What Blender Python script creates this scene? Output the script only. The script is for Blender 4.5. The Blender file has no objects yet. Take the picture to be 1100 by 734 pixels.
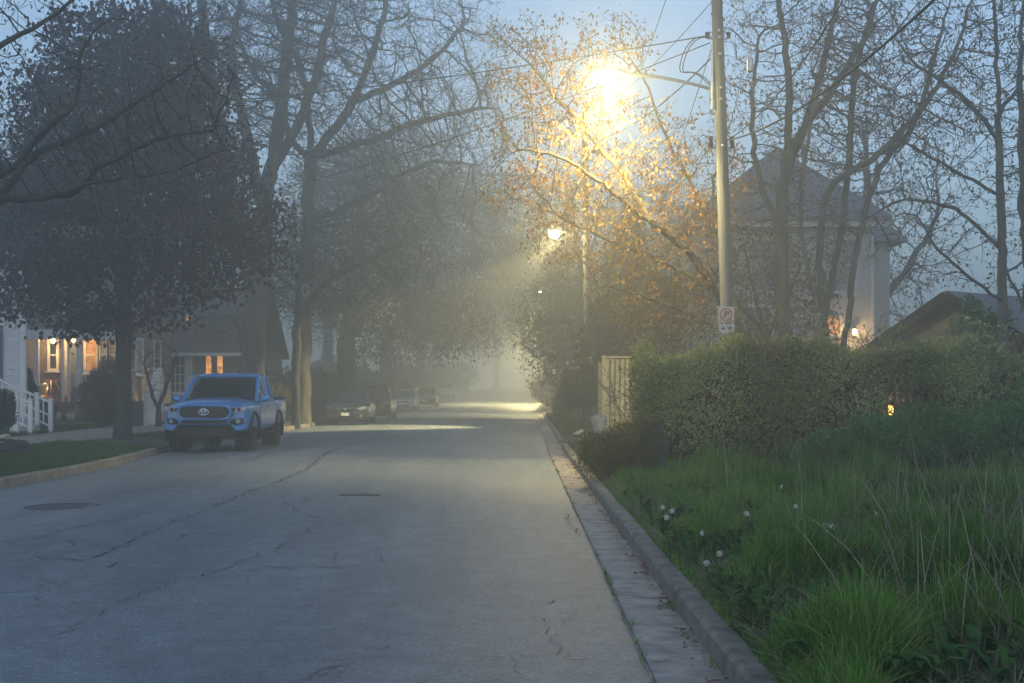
import bpy, bmesh, math, random
import numpy as np
from mathutils import Vector, Matrix

# ------------------------------------------------------------------ camera, light, exposure
SC = bpy.context.scene
COL = SC.collection
F, HZ, VX, CAMH = 1405.0, 423.0, 560.0, 1.32        # focal length in photo pixels, horizon row, vanishing column, eye height
cam_data = bpy.data.cameras.new("camera")
cam = bpy.data.objects.new("camera", cam_data)
COL.objects.link(cam)
cam.location = (0, 0, CAMH)
cam.rotation_euler = (math.radians(90), 0, 0)
cam_data.sensor_width = 36.0
cam_data.lens = 36.0 * F / 1100.0
cam_data.shift_x = -(VX - 550.0) / 1100.0
cam_data.shift_y = (HZ - 367.0) / 1100.0
cam_data.clip_start = 0.05
cam_data.clip_end = 3000
SC.camera = cam

SUN_EL, SUN_ROT = 35.0, 190.0
world = bpy.data.worlds.new("World")
SC.world = world
world.use_nodes = True
wn, wl = world.node_tree.nodes, world.node_tree.links
sky = wn.new("ShaderNodeTexSky")
sky.sky_type = 'NISHITA'
sky.sun_disc = False
sky.sun_elevation = math.radians(SUN_EL)
sky.sun_rotation = math.radians(SUN_ROT)
sky.air_density = 1.0
sky.dust_density = 0.3
sky.ozone_density = 1.0
wl.new(sky.outputs[0], wn["Background"].inputs[0])
wn["Background"].inputs[1].default_value = 0.13

sd = bpy.data.lights.new("sun", 'SUN')
sd.energy = 0.02
sd.angle = math.radians(40)
sd.color = (1.0, 0.9, 0.82)
sun = bpy.data.objects.new("sun", sd)
COL.objects.link(sun)
sun.rotation_euler = (math.radians(90 - SUN_EL), 0, math.radians(180 - SUN_ROT))

vs = SC.view_settings
vs.view_transform = 'Standard'
vs.look = 'None'
vs.exposure = 0.8
vs.gamma = 1.0
vs.use_curve_mapping = False

cy = SC.cycles
cy.use_denoising = True
try:
    cy.denoiser = 'OPENIMAGEDENOISE'
    cy.denoising_input_passes = 'RGB_ALBEDO_NORMAL'
    cy.denoising_prefilter = 'NONE'
except Exception:
    pass
cy.max_bounces = 8
cy.diffuse_bounces = 3
cy.glossy_bounces = 3
cy.transmission_bounces = 4
cy.transparent_max_bounces = 8
cy.volume_bounces = 1
cy.sample_clamp_indirect = 4.0
cy.caustics_reflective = False
cy.caustics_refractive = False

HAZE_DENSITY = 0.0113
HAZE_COLOR = (0.95, 0.98, 0.94, 1)
HAZE_ANISO = 0.72
LAMP_POWER = 1000.0

# ------------------------------------------------------------------ helpers
rng = np.random.default_rng(11)
random.seed(5)
R = math.radians


def P(px, py, Y):
    """photo pixel at depth Y -> world point"""
    return ((px - VX) / F * Y, Y, CAMH + (HZ - py) / F * Y)


def tag(o, label=None, cat=None, group=None, kind=None):
    if label: o['label'] = label
    if cat: o['category'] = cat
    if group: o['group'] = group
    if kind: o['kind'] = kind
    return o


def empty(name, loc, label, cat, group=None, rz=0.0):
    o = bpy.data.objects.new(name, None)
    o.empty_display_size = 0.2
    COL.objects.link(o)
    o.location = loc
    o.rotation_euler = (0, 0, rz)
    return tag(o, label, cat, group)


def wloc(o):
    v = Vector((0, 0, 0))
    while o is not None:
        v += o.location
        o = o.parent
    return v


def copy_tree(o, parent=None):
    kids = list(o.children)
    c = o.copy()
    COL.objects.link(c)
    if parent is not None:
        c.parent = parent
    for ch in kids:
        copy_tree(ch, c)
    return c


class MB:
    def __init__(self):
        self.v, self.f, self.m = [], [], []

    def add(self, vs_, fs, mi=0):
        b = len(self.v)
        self.v.extend([tuple(p) for p in vs_])
        for f in fs:
            self.f.append(tuple(b + i for i in f))
            self.m.append(mi)
        return self

    def box(self, c, s, rz=0.0, mi=0, M=None):
        hx, hy, hz = s[0] / 2, s[1] / 2, s[2] / 2
        pts = [Vector((x, y, z)) for z in (-hz, hz) for x, y in ((-hx, -hy), (hx, -hy), (hx, hy), (-hx, hy))]
        if M is None:
            M = Matrix.Rotation(rz, 4, 'Z')
        pts = [M @ p + Vector(c) for p in pts]
        return self.add(pts, [(3, 2, 1, 0), (4, 5, 6, 7), (0, 1, 5, 4), (1, 2, 6, 5), (2, 3, 7, 6), (3, 0, 4, 7)], mi)

    def span(self, a, b, w, h, mi=0):
        """rectangular bar from a to b, w sideways, h upwards"""
        a, b = Vector(a), Vector(b)
        d = (b - a)
        L = d.length
        d.normalize()
        up = Vector((0, 0, 1)) if abs(d.z) < 0.95 else Vector((0, 1, 0))
        s = d.cross(up).normalized()
        u = s.cross(d).normalized()
        pts = []
        for q in (a, b):
            for i, j in ((-1, -1), (1, -1), (1, 1), (-1, 1)):
                pts.append(q + s * (w / 2 * i) + u * (h / 2 * j))
        return self.add(pts, [(0, 1, 2, 3), (7, 6, 5, 4), (0, 4, 5, 1), (1, 5, 6, 2), (2, 6, 7, 3), (3, 7, 4, 0)], mi)

    def tube(self, pts, r, k=8, caps=True, mi=0, flat=1.0):
        pts = [Vector(p) for p in pts]
        n = len(pts)
        rr = r if hasattr(r, '__len__') else [r] * n
        vs_, fs = [], []
        prev = None
        for i, p in enumerate(pts):
            d = (pts[min(i + 1, n - 1)] - pts[max(i - 1, 0)]).normalized()
            if prev is None:
                ref = Vector((0, 0, 1)) if abs(d.z) < 0.9 else Vector((1, 0, 0))
                s = d.cross(ref).normalized()
            else:
                s = (prev - d * prev.dot(d)).normalized()
            prev = s
            u = d.cross(s)
            for j in range(k):
                a = 2 * math.pi * j / k
                vs_.append(p + s * (math.cos(a) * rr[i]) + u * (math.sin(a) * rr[i] * flat))
        for i in range(n - 1):
            for j in range(k):
                a, b = i * k + j, i * k + (j + 1) % k
                fs.append((a, b, b + k, a + k))
        if caps:
            fs.append(tuple(range(k - 1, -1, -1)))
            fs.append(tuple((n - 1) * k + j for j in range(k)))
        return self.add(vs_, fs, mi)

    def lathe(self, c, prof, k=20, axis='Z', mi=0):
        """prof: list of (radius, along)"""
        vs_, fs = [], []
        for r_, h in prof:
            for j in range(k):
                a = 2 * math.pi * j / k
                x, y = r_ * math.cos(a), r_ * math.sin(a)
                if axis == 'Z': p = (x, y, h)
                elif axis == 'X': p = (h, x, y)
                else: p = (x, h, y)
                vs_.append((c[0] + p[0], c[1] + p[1], c[2] + p[2]))
        for i in range(len(prof) - 1):
            for j in range(k):
                a, b = i * k + j, i * k + (j + 1) % k
                fs.append((a, b, b + k, a + k))
        fs.append(tuple(range(k - 1, -1, -1)))
        fs.append(tuple((len(prof) - 1) * k + j for j in range(k)))
        return self.add(vs_, fs, mi)

    def loft(self, rings, caps=True, mi=0):
        k = len(rings[0])
        vs_, fs = [], []
        for r_ in rings: vs_.extend(r_)
        for i in range(len(rings) - 1):
            for j in range(k):
                a, b = i * k + j, i * k + (j + 1) % k
                fs.append((a, b, b + k, a + k))
        if caps:
            fs.append(tuple(range(k - 1, -1, -1)))
            fs.append(tuple((len(rings) - 1) * k + j for j in range(k)))
        return self.add(vs_, fs, mi)

    def prism(self, poly, fn, d0, d1, mi=0):
        """poly: 2-D points; fn(u, v, d) -> 3-D"""
        n = len(poly)
        vs_ = [fn(u, v, d0) for u, v in poly] + [fn(u, v, d1) for u, v in poly]
        fs = [tuple(range(n - 1, -1, -1)), tuple(range(n, 2 * n))]
        for i in range(n):
            j = (i + 1) % n
            fs.append((i, j, j + n, i + n))
        return self.add(vs_, fs, mi)

    def quad(self, a, b, c, d, mi=0):
        return self.add([a, b, c, d], [(0, 1, 2, 3)], mi)

    def deform(self, fn):
        self.v = [fn(p) for p in self.v]
        return self

    def build(self, name, mats, parent=None, smooth=False, local=False, bevel=0.0, origin=None, angle=40, fixn=True):
        me = bpy.data.meshes.new(name)
        off = Vector((0, 0, 0))
        if parent is not None and not local: off = wloc(parent)
        if origin is not None: off = Vector(origin)
        me.from_pydata([tuple(Vector(p) - off) for p in self.v], [], self.f)
        if not isinstance(mats, (list, tuple)): mats = [mats]
        for m in mats: me.materials.append(m)
        me.polygons.foreach_set("material_index", self.m)
        if fixn:
            bm = bmesh.new()
            bm.from_mesh(me)
            bmesh.ops.recalc_face_normals(bm, faces=bm.faces)
            bm.to_mesh(me)
            bm.free()
        o = bpy.data.objects.new(name, me)
        COL.objects.link(o)
        if parent is not None: o.parent = parent
        if origin is not None: o.location = origin
        if smooth:
            me.polygons.foreach_set("use_smooth", [True] * len(me.polygons))
            try:
                me.set_sharp_from_angle(angle=math.radians(angle))
            except Exception:
                pass
        if bevel:
            b = o.modifiers.new("bevel", 'BEVEL')
            b.width = bevel
            b.segments = 2
            b.limit_method = 'ANGLE'
            b.angle_limit = math.radians(40)
        return o


def np_mesh(name, V, Fc, mat, parent=None, var=None, smooth=False, off=None):
    """fast mesh from arrays; Fc (M,k); var: per-vertex float attribute"""
    V = np.asarray(V, dtype=np.float32)
    if off is None and parent is not None: off = np.array(wloc(parent))
    if off is not None: V = V - np.asarray(off, dtype=np.float32)
    me = bpy.data.meshes.new(name)
    Fs = Fc if isinstance(Fc, list) else [Fc]
    Fs = [f for f in Fs if len(f)]
    me.vertices.add(len(V))
    me.vertices.foreach_set("co", V.astype(np.float32).ravel())
    loops = np.concatenate([f.ravel() for f in Fs]).astype(np.int32)
    tot = np.concatenate([np.full(len(f), f.shape[1], dtype=np.int32) for f in Fs])
    st = np.concatenate([[0], np.cumsum(tot)[:-1]]).astype(np.int32)
    me.loops.add(len(loops))
    me.loops.foreach_set("vertex_index", loops)
    me.polygons.add(len(tot))
    me.polygons.foreach_set("loop_start", st)
    if smooth:
        me.polygons.foreach_set("use_smooth", np.ones(len(tot), dtype=bool))
    me.update(calc_edges=True)
    if var is not None:
        a = me.attributes.new("var", 'FLOAT', 'POINT')
        a.data.foreach_set("value", np.asarray(var, dtype=np.float32))
    me.materials.append(mat)
    o = bpy.data.objects.new(name, me)
    COL.objects.link(o)
    if parent is not None: o.parent = parent
    elif off is not None: o.location = off
    return o


# ------------------------------------------------------------------ materials
def new_mat(name):
    m = bpy.data.materials.new(name)
    m.use_nodes = True
    nt = m.node_tree
    return m, nt.nodes, nt.links, nt.nodes["Principled BSDF"]


def rgba(c): return (c[0], c[1], c[2], 1.0)


def mk(name, c, rough=0.75, var=0.18, scale=6.0, bump=0.0, bscale=None, metal=0.0, spec=0.4, coat=0.0, c2=None, stretch=(1, 1, 1), detail=5.0):
    """base colour broken up by two octaves of noise, roughness and optional bump"""
    m, n, l, b = new_mat(name)
    tc = n.new("ShaderNodeTexCoord")
    mp = n.new("ShaderNodeMapping")
    mp.inputs['Scale'].default_value = stretch
    l.new(tc.outputs['Object'], mp.inputs[0])
    no = n.new("ShaderNodeTexNoise")
    no.inputs['Scale'].default_value = scale
    no.inputs['Detail'].default_value = detail
    no.inputs['Roughness'].default_value = 0.65
    l.new(mp.outputs[0], no.inputs['Vector'])
    cr = n.new("ShaderNodeValToRGB")
    cr.color_ramp.elements[0].position = 0.3
    cr.color_ramp.elements[1].position = 0.7
    lo = [max(0, x * (1 - var)) for x in c]
    hi = [min(1, x * (1 + var)) for x in (c2 or c)]
    cr.color_ramp.elements[0].color = rgba(lo)
    cr.color_ramp.elements[1].color = rgba(hi)
    l.new(no.outputs['Fac'], cr.inputs[0])
    l.new(cr.outputs[0], b.inputs['Base Color'])
    b.inputs['Roughness'].default_value = rough
    b.inputs['Metallic'].default_value = metal
    b.inputs['Specular IOR Level'].default_value = spec
    if coat:
        b.inputs['Coat Weight'].default_value = coat
        b.inputs['Coat Roughness'].default_value = 0.08
    if bump:
        n2 = n.new("ShaderNodeTexNoise")
        n2.inputs['Scale'].default_value = bscale or scale * 4
        n2.inputs['Detail'].default_value = 4
        l.new(mp.outputs[0], n2.inputs['Vector'])
        bp = n.new("ShaderNodeBump")
        bp.inputs['Strength'].default_value = bump
        bp.inputs['Distance'].default_value = 0.02
        l.new(n2.outputs['Fac'], bp.inputs['Height'])
        l.new(bp.outputs[0], b.inputs['Normal'])
    return m


def leaf_mat(name, cols, rough=0.6, trans=0.35, spec=0.25):
    """leaf/blade colours chosen per leaf by the 'var' attribute"""
    m, n, l, b = new_mat(name)
    at = n.new("ShaderNodeAttribute")
    at.attribute_name = "var"
    cr = n.new("ShaderNodeValToRGB")
    cr.color_ramp.elements[0].color = rgba(cols[0])
    cr.color_ramp.elements[1].color = rgba(cols[-1])
    for i, c in enumerate(cols[1:-1]):
        e = cr.color_ramp.elements.new((i + 1) / (len(cols) - 1))
        e.color = rgba(c)
    l.new(at.outputs['Fac'], cr.inputs[0])
    l.new(cr.outputs[0], b.inputs['Base Color'])
    b.inputs['Roughness'].default_value = rough
    b.inputs['Specular IOR Level'].default_value = spec
    tr = n.new("ShaderNodeBsdfTranslucent")
    l.new(cr.outputs[0], tr.inputs[0])
    mx = n.new("ShaderNodeMixShader")
    mx.inputs[0].default_value = trans
    l.new(b.outputs[0], mx.inputs[1])
    l.new(tr.outputs[0], mx.inputs[2])
    l.new(mx.outputs[0], n["Material Output"].inputs['Surface'])
    return m


def emit_mat(name, c, s, rough=0.3):
    m, n, l, b = new_mat(name)
    b.inputs['Base Color'].default_value = rgba([x * 0.6 for x in c])
    b.inputs['Emission Color'].default_value = rgba(c)
    b.inputs['Emission Strength'].default_value = s
    b.inputs['Roughness'].default_value = rough
    return m


def glow_curtain(name, c, s, scale):
    """lit window: curtain folds and dark gaps in the emission"""
    m, n, l, b = new_mat(name)
    tc = n.new("ShaderNodeTexCoord")
    no = n.new("ShaderNodeTexNoise")
    no.inputs['Scale'].default_value = scale
    no.inputs['Detail'].default_value = 3
    l.new(tc.outputs['Object'], no.inputs['Vector'])
    cr = n.new("ShaderNodeValToRGB")
    cr.color_ramp.elements[0].position = 0.38
    cr.color_ramp.elements[0].color = rgba([x * 0.25 for x in c])
    cr.color_ramp.elements[1].position = 0.62
    cr.color_ramp.elements[1].color = rgba(c)
    l.new(no.outputs['Fac'], cr.inputs[0])
    l.new(cr.outputs[0], b.inputs['Emission Color'])
    b.inputs['Emission Strength'].default_value = s
    b.inputs['Base Color'].default_value = rgba([x * 0.3 for x in c])
    return m


M = {}
M['concrete'] = mk('concrete', (0.27, 0.24, 0.21), 0.9, 0.5, 5.0, 0.3, 40)
M['kerb'] = mk('kerb_concrete', (0.17, 0.155, 0.135), 0.92, 0.55, 5.0, 0.9, 25)
M['bark_grey'] = mk('grey_bark', (0.075, 0.073, 0.062), 0.95, 0.4, 5, 0.8, 14, stretch=(1, 1, 0.25))
M['twig_pale'] = mk('pale_twig_bark', (0.15, 0.125, 0.095), 0.9, 0.3, 8)
M['bark_dark'] = mk('dark_bark', (0.038, 0.037, 0.033), 0.95, 0.4, 6, 0.9, 18, stretch=(1, 1, 0.25))
M['bark_brown'] = mk('brown_bark', (0.085, 0.072, 0.055), 0.95, 0.35, 6, 0.7, 16, stretch=(1, 1, 0.3))
M['pole_wood'] = mk('weathered_pole_wood', (0.105, 0.107, 0.107), 0.9, 0.3, 7, 0.6, 20, stretch=(1, 1, 0.08))
M['wood'] = mk('fence_wood', (0.72, 0.58, 0.27), 0.85, 0.25, 6, 0.4, 20, stretch=(1, 1, 0.15))
M['white_paint'] = mk('white_painted_wood', (0.72, 0.73, 0.74), 0.6, 0.08, 3)
M['white_siding'] = mk('white_siding', (0.66, 0.70, 0.74), 0.65, 0.08, 2)
M['grey_shingle'] = mk('grey_brown_shingle', (0.20, 0.17, 0.145), 0.9, 0.3, 14, 0.5, 50, stretch=(1, 1, 3))
M['pale_siding'] = mk('pale_stucco', (0.27, 0.275, 0.28), 0.85, 0.1, 2, 0.2, 40)
M['stucco_dark'] = mk('grey_render', (0.075, 0.073, 0.068), 0.9, 0.2, 3, 0.5, 40)
M['cream_siding'] = mk('cream_siding', (0.38, 0.37, 0.33), 0.8, 0.1, 2)
M['roof_dark'] = mk('dark_roof_shingle', (0.045, 0.047, 0.05), 0.9, 0.4, 12, 0.6, 60)
M['roof_slate'] = mk('blue_grey_roof_shingle', (0.10, 0.112, 0.13), 0.85, 0.35, 12, 0.6, 60)
M['fascia'] = mk('dark_stained_fascia', (0.011, 0.011, 0.011), 0.95, 0.2, 8)
M['trim_dark'] = mk('slate_blue_trim', (0.09, 0.12, 0.14), 0.6, 0.1, 4)
M['glass'] = mk('dark_window_glass', (0.03, 0.035, 0.04), 0.08, 0.2, 2, spec=0.6)
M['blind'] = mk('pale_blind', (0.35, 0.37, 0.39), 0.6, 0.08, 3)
M['iron'] = mk('black_iron', (0.012, 0.012, 0.013), 0.5, 0.2, 10, metal=0.3)
M['rock'] = mk('blue_grey_rock', (0.055, 0.066, 0.076), 0.9, 0.4, 5, 0.9, 18)
M['rock_pale'] = mk('pale_rock', (0.28, 0.26, 0.23), 0.9, 0.35, 6, 0.8, 20)
M['galv'] = mk('galvanised_steel', (0.42, 0.43, 0.44), 0.45, 0.15, 9, metal=0.8)
M['wire'] = mk('black_cable', (0.02, 0.02, 0.022), 0.6, 0.1, 10)
M['rubber'] = mk('tyre_rubber', (0.018, 0.018, 0.019), 0.85, 0.25, 15, 0.3, 60)
M['black_plastic'] = mk('black_plastic', (0.008, 0.008, 0.009), 0.7, 0.2, 20, spec=0.2)
M['rim'] = mk('alloy_rim', (0.35, 0.36, 0.37), 0.35, 0.1, 10, metal=0.9)
M['rim_dark'] = mk('dark_alloy_rim', (0.05, 0.05, 0.055), 0.4, 0.1, 10, metal=0.6)
M['chrome'] = mk('chrome', (0.7, 0.7, 0.72), 0.15, 0.03, 10, metal=1.0)
M['lens'] = mk('headlamp_lens', (0.26, 0.28, 0.30), 0.12, 0.25, 18, spec=0.8, coat=0.8)
M['car_glass'] = mk('car_glass', (0.012, 0.014, 0.016), 0.05, 0.3, 2, spec=0.7)
M['plate'] = mk('number_plate', (0.6, 0.62, 0.64), 0.5, 0.05, 10)
M['blue_paint'] = mk('bright_blue_paint', (0.012, 0.17, 0.50), 0.3, 0.05, 2, spec=0.5, coat=0.7)
M['green_paint'] = mk('dark_green_grey_paint', (0.018, 0.026, 0.028), 0.3, 0.06, 2, coat=0.7)
M['maroon_paint'] = mk('maroon_paint', (0.16, 0.010, 0.012), 0.3, 0.06, 2, coat=0.7)
M['silver_paint'] = mk('silver_paint', (0.42, 0.44, 0.46), 0.32, 0.05, 2, metal=0.5, coat=0.6)
M['black_paint'] = mk('black_paint', (0.018, 0.02, 0.022), 0.3, 0.06, 2, coat=0.7)
M['red_paint'] = mk('red_paint', (0.22, 0.03, 0.03), 0.35, 0.06, 2, coat=0.6)
M['sign_white'] = mk('sign_white', (0.38, 0.38, 0.37), 0.5, 0.12, 12)
M['sign_red'] = mk('sign_red', (0.30, 0.04, 0.03), 0.5, 0.1, 10)
M['sign_black'] = mk('sign_black', (0.03, 0.03, 0.03), 0.5, 0.1, 10)
M['terracotta'] = mk('white_planter', (0.66, 0.68, 0.72), 0.6, 0.08, 10)
M['manhole'] = mk('cast_iron_cover', (0.085, 0.088, 0.09), 0.7, 0.3, 20, 0.6, 50, metal=0.4)
M['tar'] = mk('crack_tar', (0.062, 0.063, 0.065), 0.85, 0.3, 30)
M['seam'] = mk('asphalt_seam', (0.075, 0.075, 0.077), 0.9, 0.3, 20)
M['dead_leaf'] = leaf_mat('dead_leaf', [(0.07, 0.035, 0.02), (0.14, 0.07, 0.035), (0.20, 0.11, 0.06)], 0.85, 0.1)
M['grass'] = leaf_mat('grass_blades', [(0.025, 0.08, 0.013), (0.065, 0.175, 0.024), (0.14, 0.28, 0.05), (0.28, 0.29, 0.11)], 0.6, 0.4, 0.15)
M['lawn'] = leaf_mat('lawn_blades', [(0.022, 0.065, 0.012), (0.035, 0.095, 0.018), (0.06, 0.12, 0.028)], 0.6, 0.3)
M['straw'] = leaf_mat('dry_stalks', [(0.11, 0.085, 0.055), (0.19, 0.165, 0.12), (0.27, 0.25, 0.20)], 0.8, 0.15)
M['purple_leaf'] = leaf_mat('purple_maple_leaf', [(0.020, 0.010, 0.016), (0.032, 0.016, 0.023), (0.05, 0.026, 0.03)], 0.5, 0.12, 0.35)
M['olive_leaf'] = leaf_mat('olive_young_leaf', [(0.07, 0.06, 0.02), (0.10, 0.085, 0.025), (0.11, 0.075, 0.03)], 0.6, 0.35)
M['mist_leaf'] = leaf_mat('small_spring_leaf', [(0.05, 0.055, 0.022), (0.075, 0.078, 0.03), (0.10, 0.085, 0.035)], 0.65, 0.35)
M['orange_leaf'] = leaf_mat('copper_young_leaf', [(0.17, 0.07, 0.022), (0.26, 0.12, 0.028), (0.32, 0.19, 0.035), (0.32, 0.23, 0.05)], 0.55, 0.4)
M['bud_leaf'] = leaf_mat('brown_bud_leaf', [(0.09, 0.05, 0.035), (0.13, 0.075, 0.045), (0.14, 0.10, 0.05)], 0.65, 0.3)
M['copper_leaf'] = leaf_mat('dull_copper_leaf', [(0.07, 0.038, 0.032), (0.11, 0.055, 0.042), (0.14, 0.08, 0.05)], 0.6, 0.3)
M['green_leaf'] = leaf_mat('green_spring_leaf', [(0.035, 0.075, 0.018), (0.06, 0.11, 0.025), (0.10, 0.14, 0.035)], 0.55, 0.35)
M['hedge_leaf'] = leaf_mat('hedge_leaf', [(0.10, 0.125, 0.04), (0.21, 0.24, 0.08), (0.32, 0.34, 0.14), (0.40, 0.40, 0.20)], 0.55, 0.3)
M['yew_leaf'] = leaf_mat('yew_needles', [(0.012, 0.026, 0.014), (0.022, 0.042, 0.02), (0.035, 0.055, 0.025)], 0.6, 0.15)
M['juniper_leaf'] = leaf_mat('juniper_needles', [(0.025, 0.075, 0.025), (0.05, 0.14, 0.04), (0.085, 0.19, 0.06)], 0.6, 0.25)
M['lime_leaf'] = leaf_mat('lime_leaf', [(0.10, 0.14, 0.02), (0.16, 0.20, 0.03), (0.2, 0.22, 0.05)], 0.55, 0.35)
M['weed_leaf'] = leaf_mat('weed_leaf', [(0.02, 0.06, 0.015), (0.035, 0.10, 0.022), (0.06, 0.14, 0.03)], 0.75, 0.3, 0.12)
M['seed_white'] = leaf_mat('seed_head', [(0.6, 0.6, 0.58), (0.75, 0.75, 0.72)], 0.8, 0.4)
M['porch_bulb'] = emit_mat('porch_bulb', (1.0, 0.60, 0.20), 22)
M['lamp_glass'] = emit_mat('street_lamp_glass', (1.0, 0.80, 0.32), 470)
M['lamp_lens'] = emit_mat('flat_lamp_lens', (1.0, 0.80, 0.34), 12)
M['lantern_glass'] = emit_mat('lantern_glass', (1.0, 0.48, 0.10), 5)
M['grey_trim'] = mk('pale_grey_trim', (0.33, 0.34, 0.35), 0.7, 0.1, 3)
M['blind_dark'] = mk('blue_grey_blind', (0.13, 0.15, 0.17), 0.6, 0.08, 3, stretch=(1, 1, 12))  # darker blue-grey blind of the tall house
M['shaded_leaf'] = leaf_mat('shaded_inner_leaf', [(0.022, 0.022, 0.012), (0.035, 0.034, 0.017), (0.045, 0.036, 0.022)], 0.8, 0.1, 0.1)  # the hedge's interior shade put into darker leaf colours
M['lit_curtain'] = glow_curtain('lit_curtain', (1.0, 0.42, 0.10), 0.9, 9)
M['lit_window'] = glow_curtain('lit_window', (1.0, 0.45, 0.14), 0.4, 3)


def asphalt():
    m, n, l, b = new_mat('worn_asphalt')
    tc = n.new("ShaderNodeTexCoord")

    def noise(scale, detail=4, rough=0.6, stretch=None):
        no = n.new("ShaderNodeTexNoise")
        no.inputs['Scale'].default_value = scale
        no.inputs['Detail'].default_value = detail
        no.inputs['Roughness'].default_value = rough
        if stretch:
            mp = n.new("ShaderNodeMapping")
            mp.inputs['Scale'].default_value = stretch
            l.new(tc.outputs['Object'], mp.inputs[0])
            l.new(mp.outputs[0], no.inputs['Vector'])
        else:
            l.new(tc.outputs['Object'], no.inputs['Vector'])
        return no.outputs['Fac']

    def mixc(fac, a, bcol, mode='MIX'):
        mx = n.new("ShaderNodeMix")
        mx.data_type = 'RGBA'
        mx.blend_type = mode
        if hasattr(fac, 'links') or not isinstance(fac, (int, float)): l.new(fac, mx.inputs[0])
        else: mx.inputs[0].default_value = fac
        for s, q in ((6, a), (7, bcol)):
            if isinstance(q, tuple): mx.inputs[s].default_value = q
            else: l.new(q, mx.inputs[s])
        return mx.outputs[2]

    def ramp(x, p0, p1, c0=(0, 0, 0, 1), c1=(1, 1, 1, 1)):
        r_ = n.new("ShaderNodeValToRGB")
        r_.color_ramp.elements[0].position = p0
        r_.color_ramp.elements[1].position = p1
        r_.color_ramp.elements[0].color = c0
        r_.color_ramp.elements[1].color = c1
        l.new(x, r_.inputs[0])
        return r_.outputs[0]

    big = ramp(noise(0.35, 4, 0.6, (1, 0.35, 1)), 0.35, 0.68, (0.10, 0.122, 0.140, 1), (0.175, 0.198, 0.212, 1))
    streak = ramp(noise(2.2, 4, 0.65, (1, 0.06, 1)), 0.3, 0.75, (0.78, 0.78, 0.79, 1), (1.12, 1.12, 1.1, 1))
    c = mixc(1.0, big, streak, 'MULTIPLY')
    grit = ramp(noise(48, 4, 0.85), 0.30, 0.70, (0.22, 0.22, 0.23, 1), (1.95, 1.95, 1.92, 1))
    c = mixc(1.0, c, grit, 'MULTIPLY')
    mid = ramp(noise(4, 8, 0.78), 0.35, 0.68, (0.68, 0.68, 0.69, 1), (1.18, 1.18, 1.16, 1))
    c = mixc(1.0, c, mid, 'MULTIPLY')
    # crazing in worn zones
    vo = n.new("ShaderNodeTexVoronoi")
    vo.feature = 'DISTANCE_TO_EDGE'
    vo.inputs['Scale'].default_value = 0.9
    dn = n.new("ShaderNodeTexNoise")
    dn.inputs['Scale'].default_value = 2.2
    dn.inputs['Detail'].default_value = 5
    l.new(tc.outputs['Object'], dn.inputs['Vector'])
    ad = n.new("ShaderNodeMix")
    ad.data_type = 'RGBA'
    ad.blend_type = 'ADD'
    ad.inputs[0].default_value = 0.55
    l.new(tc.outputs['Object'], ad.inputs[6])
    l.new(dn.outputs['Color'], ad.inputs[7])
    l.new(ad.outputs[2], vo.inputs['Vector'])
    crack = ramp(vo.outputs['Distance'], 0.003, 0.012, (1, 1, 1, 1), (0, 0, 0, 1))
    zone = ramp(noise(0.3, 4), 0.47, 0.58)
    cm = n.new("ShaderNodeMath")
    cm.operation = 'MULTIPLY'
    l.new(crack, cm.inputs[0])
    l.new(zone, cm.inputs[1])
    cm2 = n.new("ShaderNodeMath")
    cm2.operation = 'MULTIPLY'
    l.new(cm.outputs[0], cm2.inputs[0])
    cm2.inputs[1].default_value = 0.75
    c = mixc(cm2.outputs[0], c, (0.03, 0.03, 0.031, 1))
    l.new(c, b.inputs['Base Color'])
    b.inputs['Roughness'].default_value = 0.55
    b.inputs['Specular IOR Level'].default_value = 0.5
    bp = n.new("ShaderNodeBump")
    bp.inputs['Strength'].default_value = 0.45
    bp.inputs['Distance'].default_value = 0.008
    l.new(noise(60, 4, 0.75), bp.inputs['Height'])
    l.new(bp.outputs[0], b.inputs['Normal'])
    return m


M['asphalt'] = asphalt()
M['soil'] = mk('soil_and_thatch', (0.05, 0.06, 0.025), 0.95, 0.45, 5, 0.8, 25, c2=(0.075, 0.065, 0.035))

# ------------------------------------------------------------------ ground, road, kerbs
def interp(pts):
    xs = [p[0] for p in pts]
    ys_ = [p[1] for p in pts]
    return lambda q: np.interp(q, xs, ys_)


zr = interp([(-30, 0), (66, 0), (75, 0.03), (85, 0.12), (100, 0.36), (127, 0.86), (150, 1.35), (200, 2.0), (420, 2.6)])
xl = interp([(-30, -6.9), (0, -7.0), (18, -7.3), (24, -7.45), (29, -8.05), (34, -8.2), (40, -8.25), (54, -8.55), (64, -8.8), (420, -8.8)])
xr = interp([(-30, 0.93), (30, 0.95), (60, 1.15), (110, 1.45), (420, 1.5)])      # face of the right kerb
GUT = 0.31


def hgt(x, y):
    """height of the ground beside the road"""
    x, y = np.asarray(x, float), np.asarray(y, float)
    dl, dr = xl(y) - x, x - xr(y)
    left = 0.115 + 0.30 * np.clip((dl - 0.3) / 5.5, 0, 1) + 0.02 * np.sin(x * 1.7 + y * 0.6)
    right = 0.115 + 0.035 * np.clip(dr, 0, 9) + 0.035 * np.sin(x * 1.9 + 0.4) * np.sin(y * 1.3) * np.clip(dr * 2, 0, 1)
    return zr(y) + np.where(dl > 0, left, np.where(dr > 0, right, -0.2))


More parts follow.
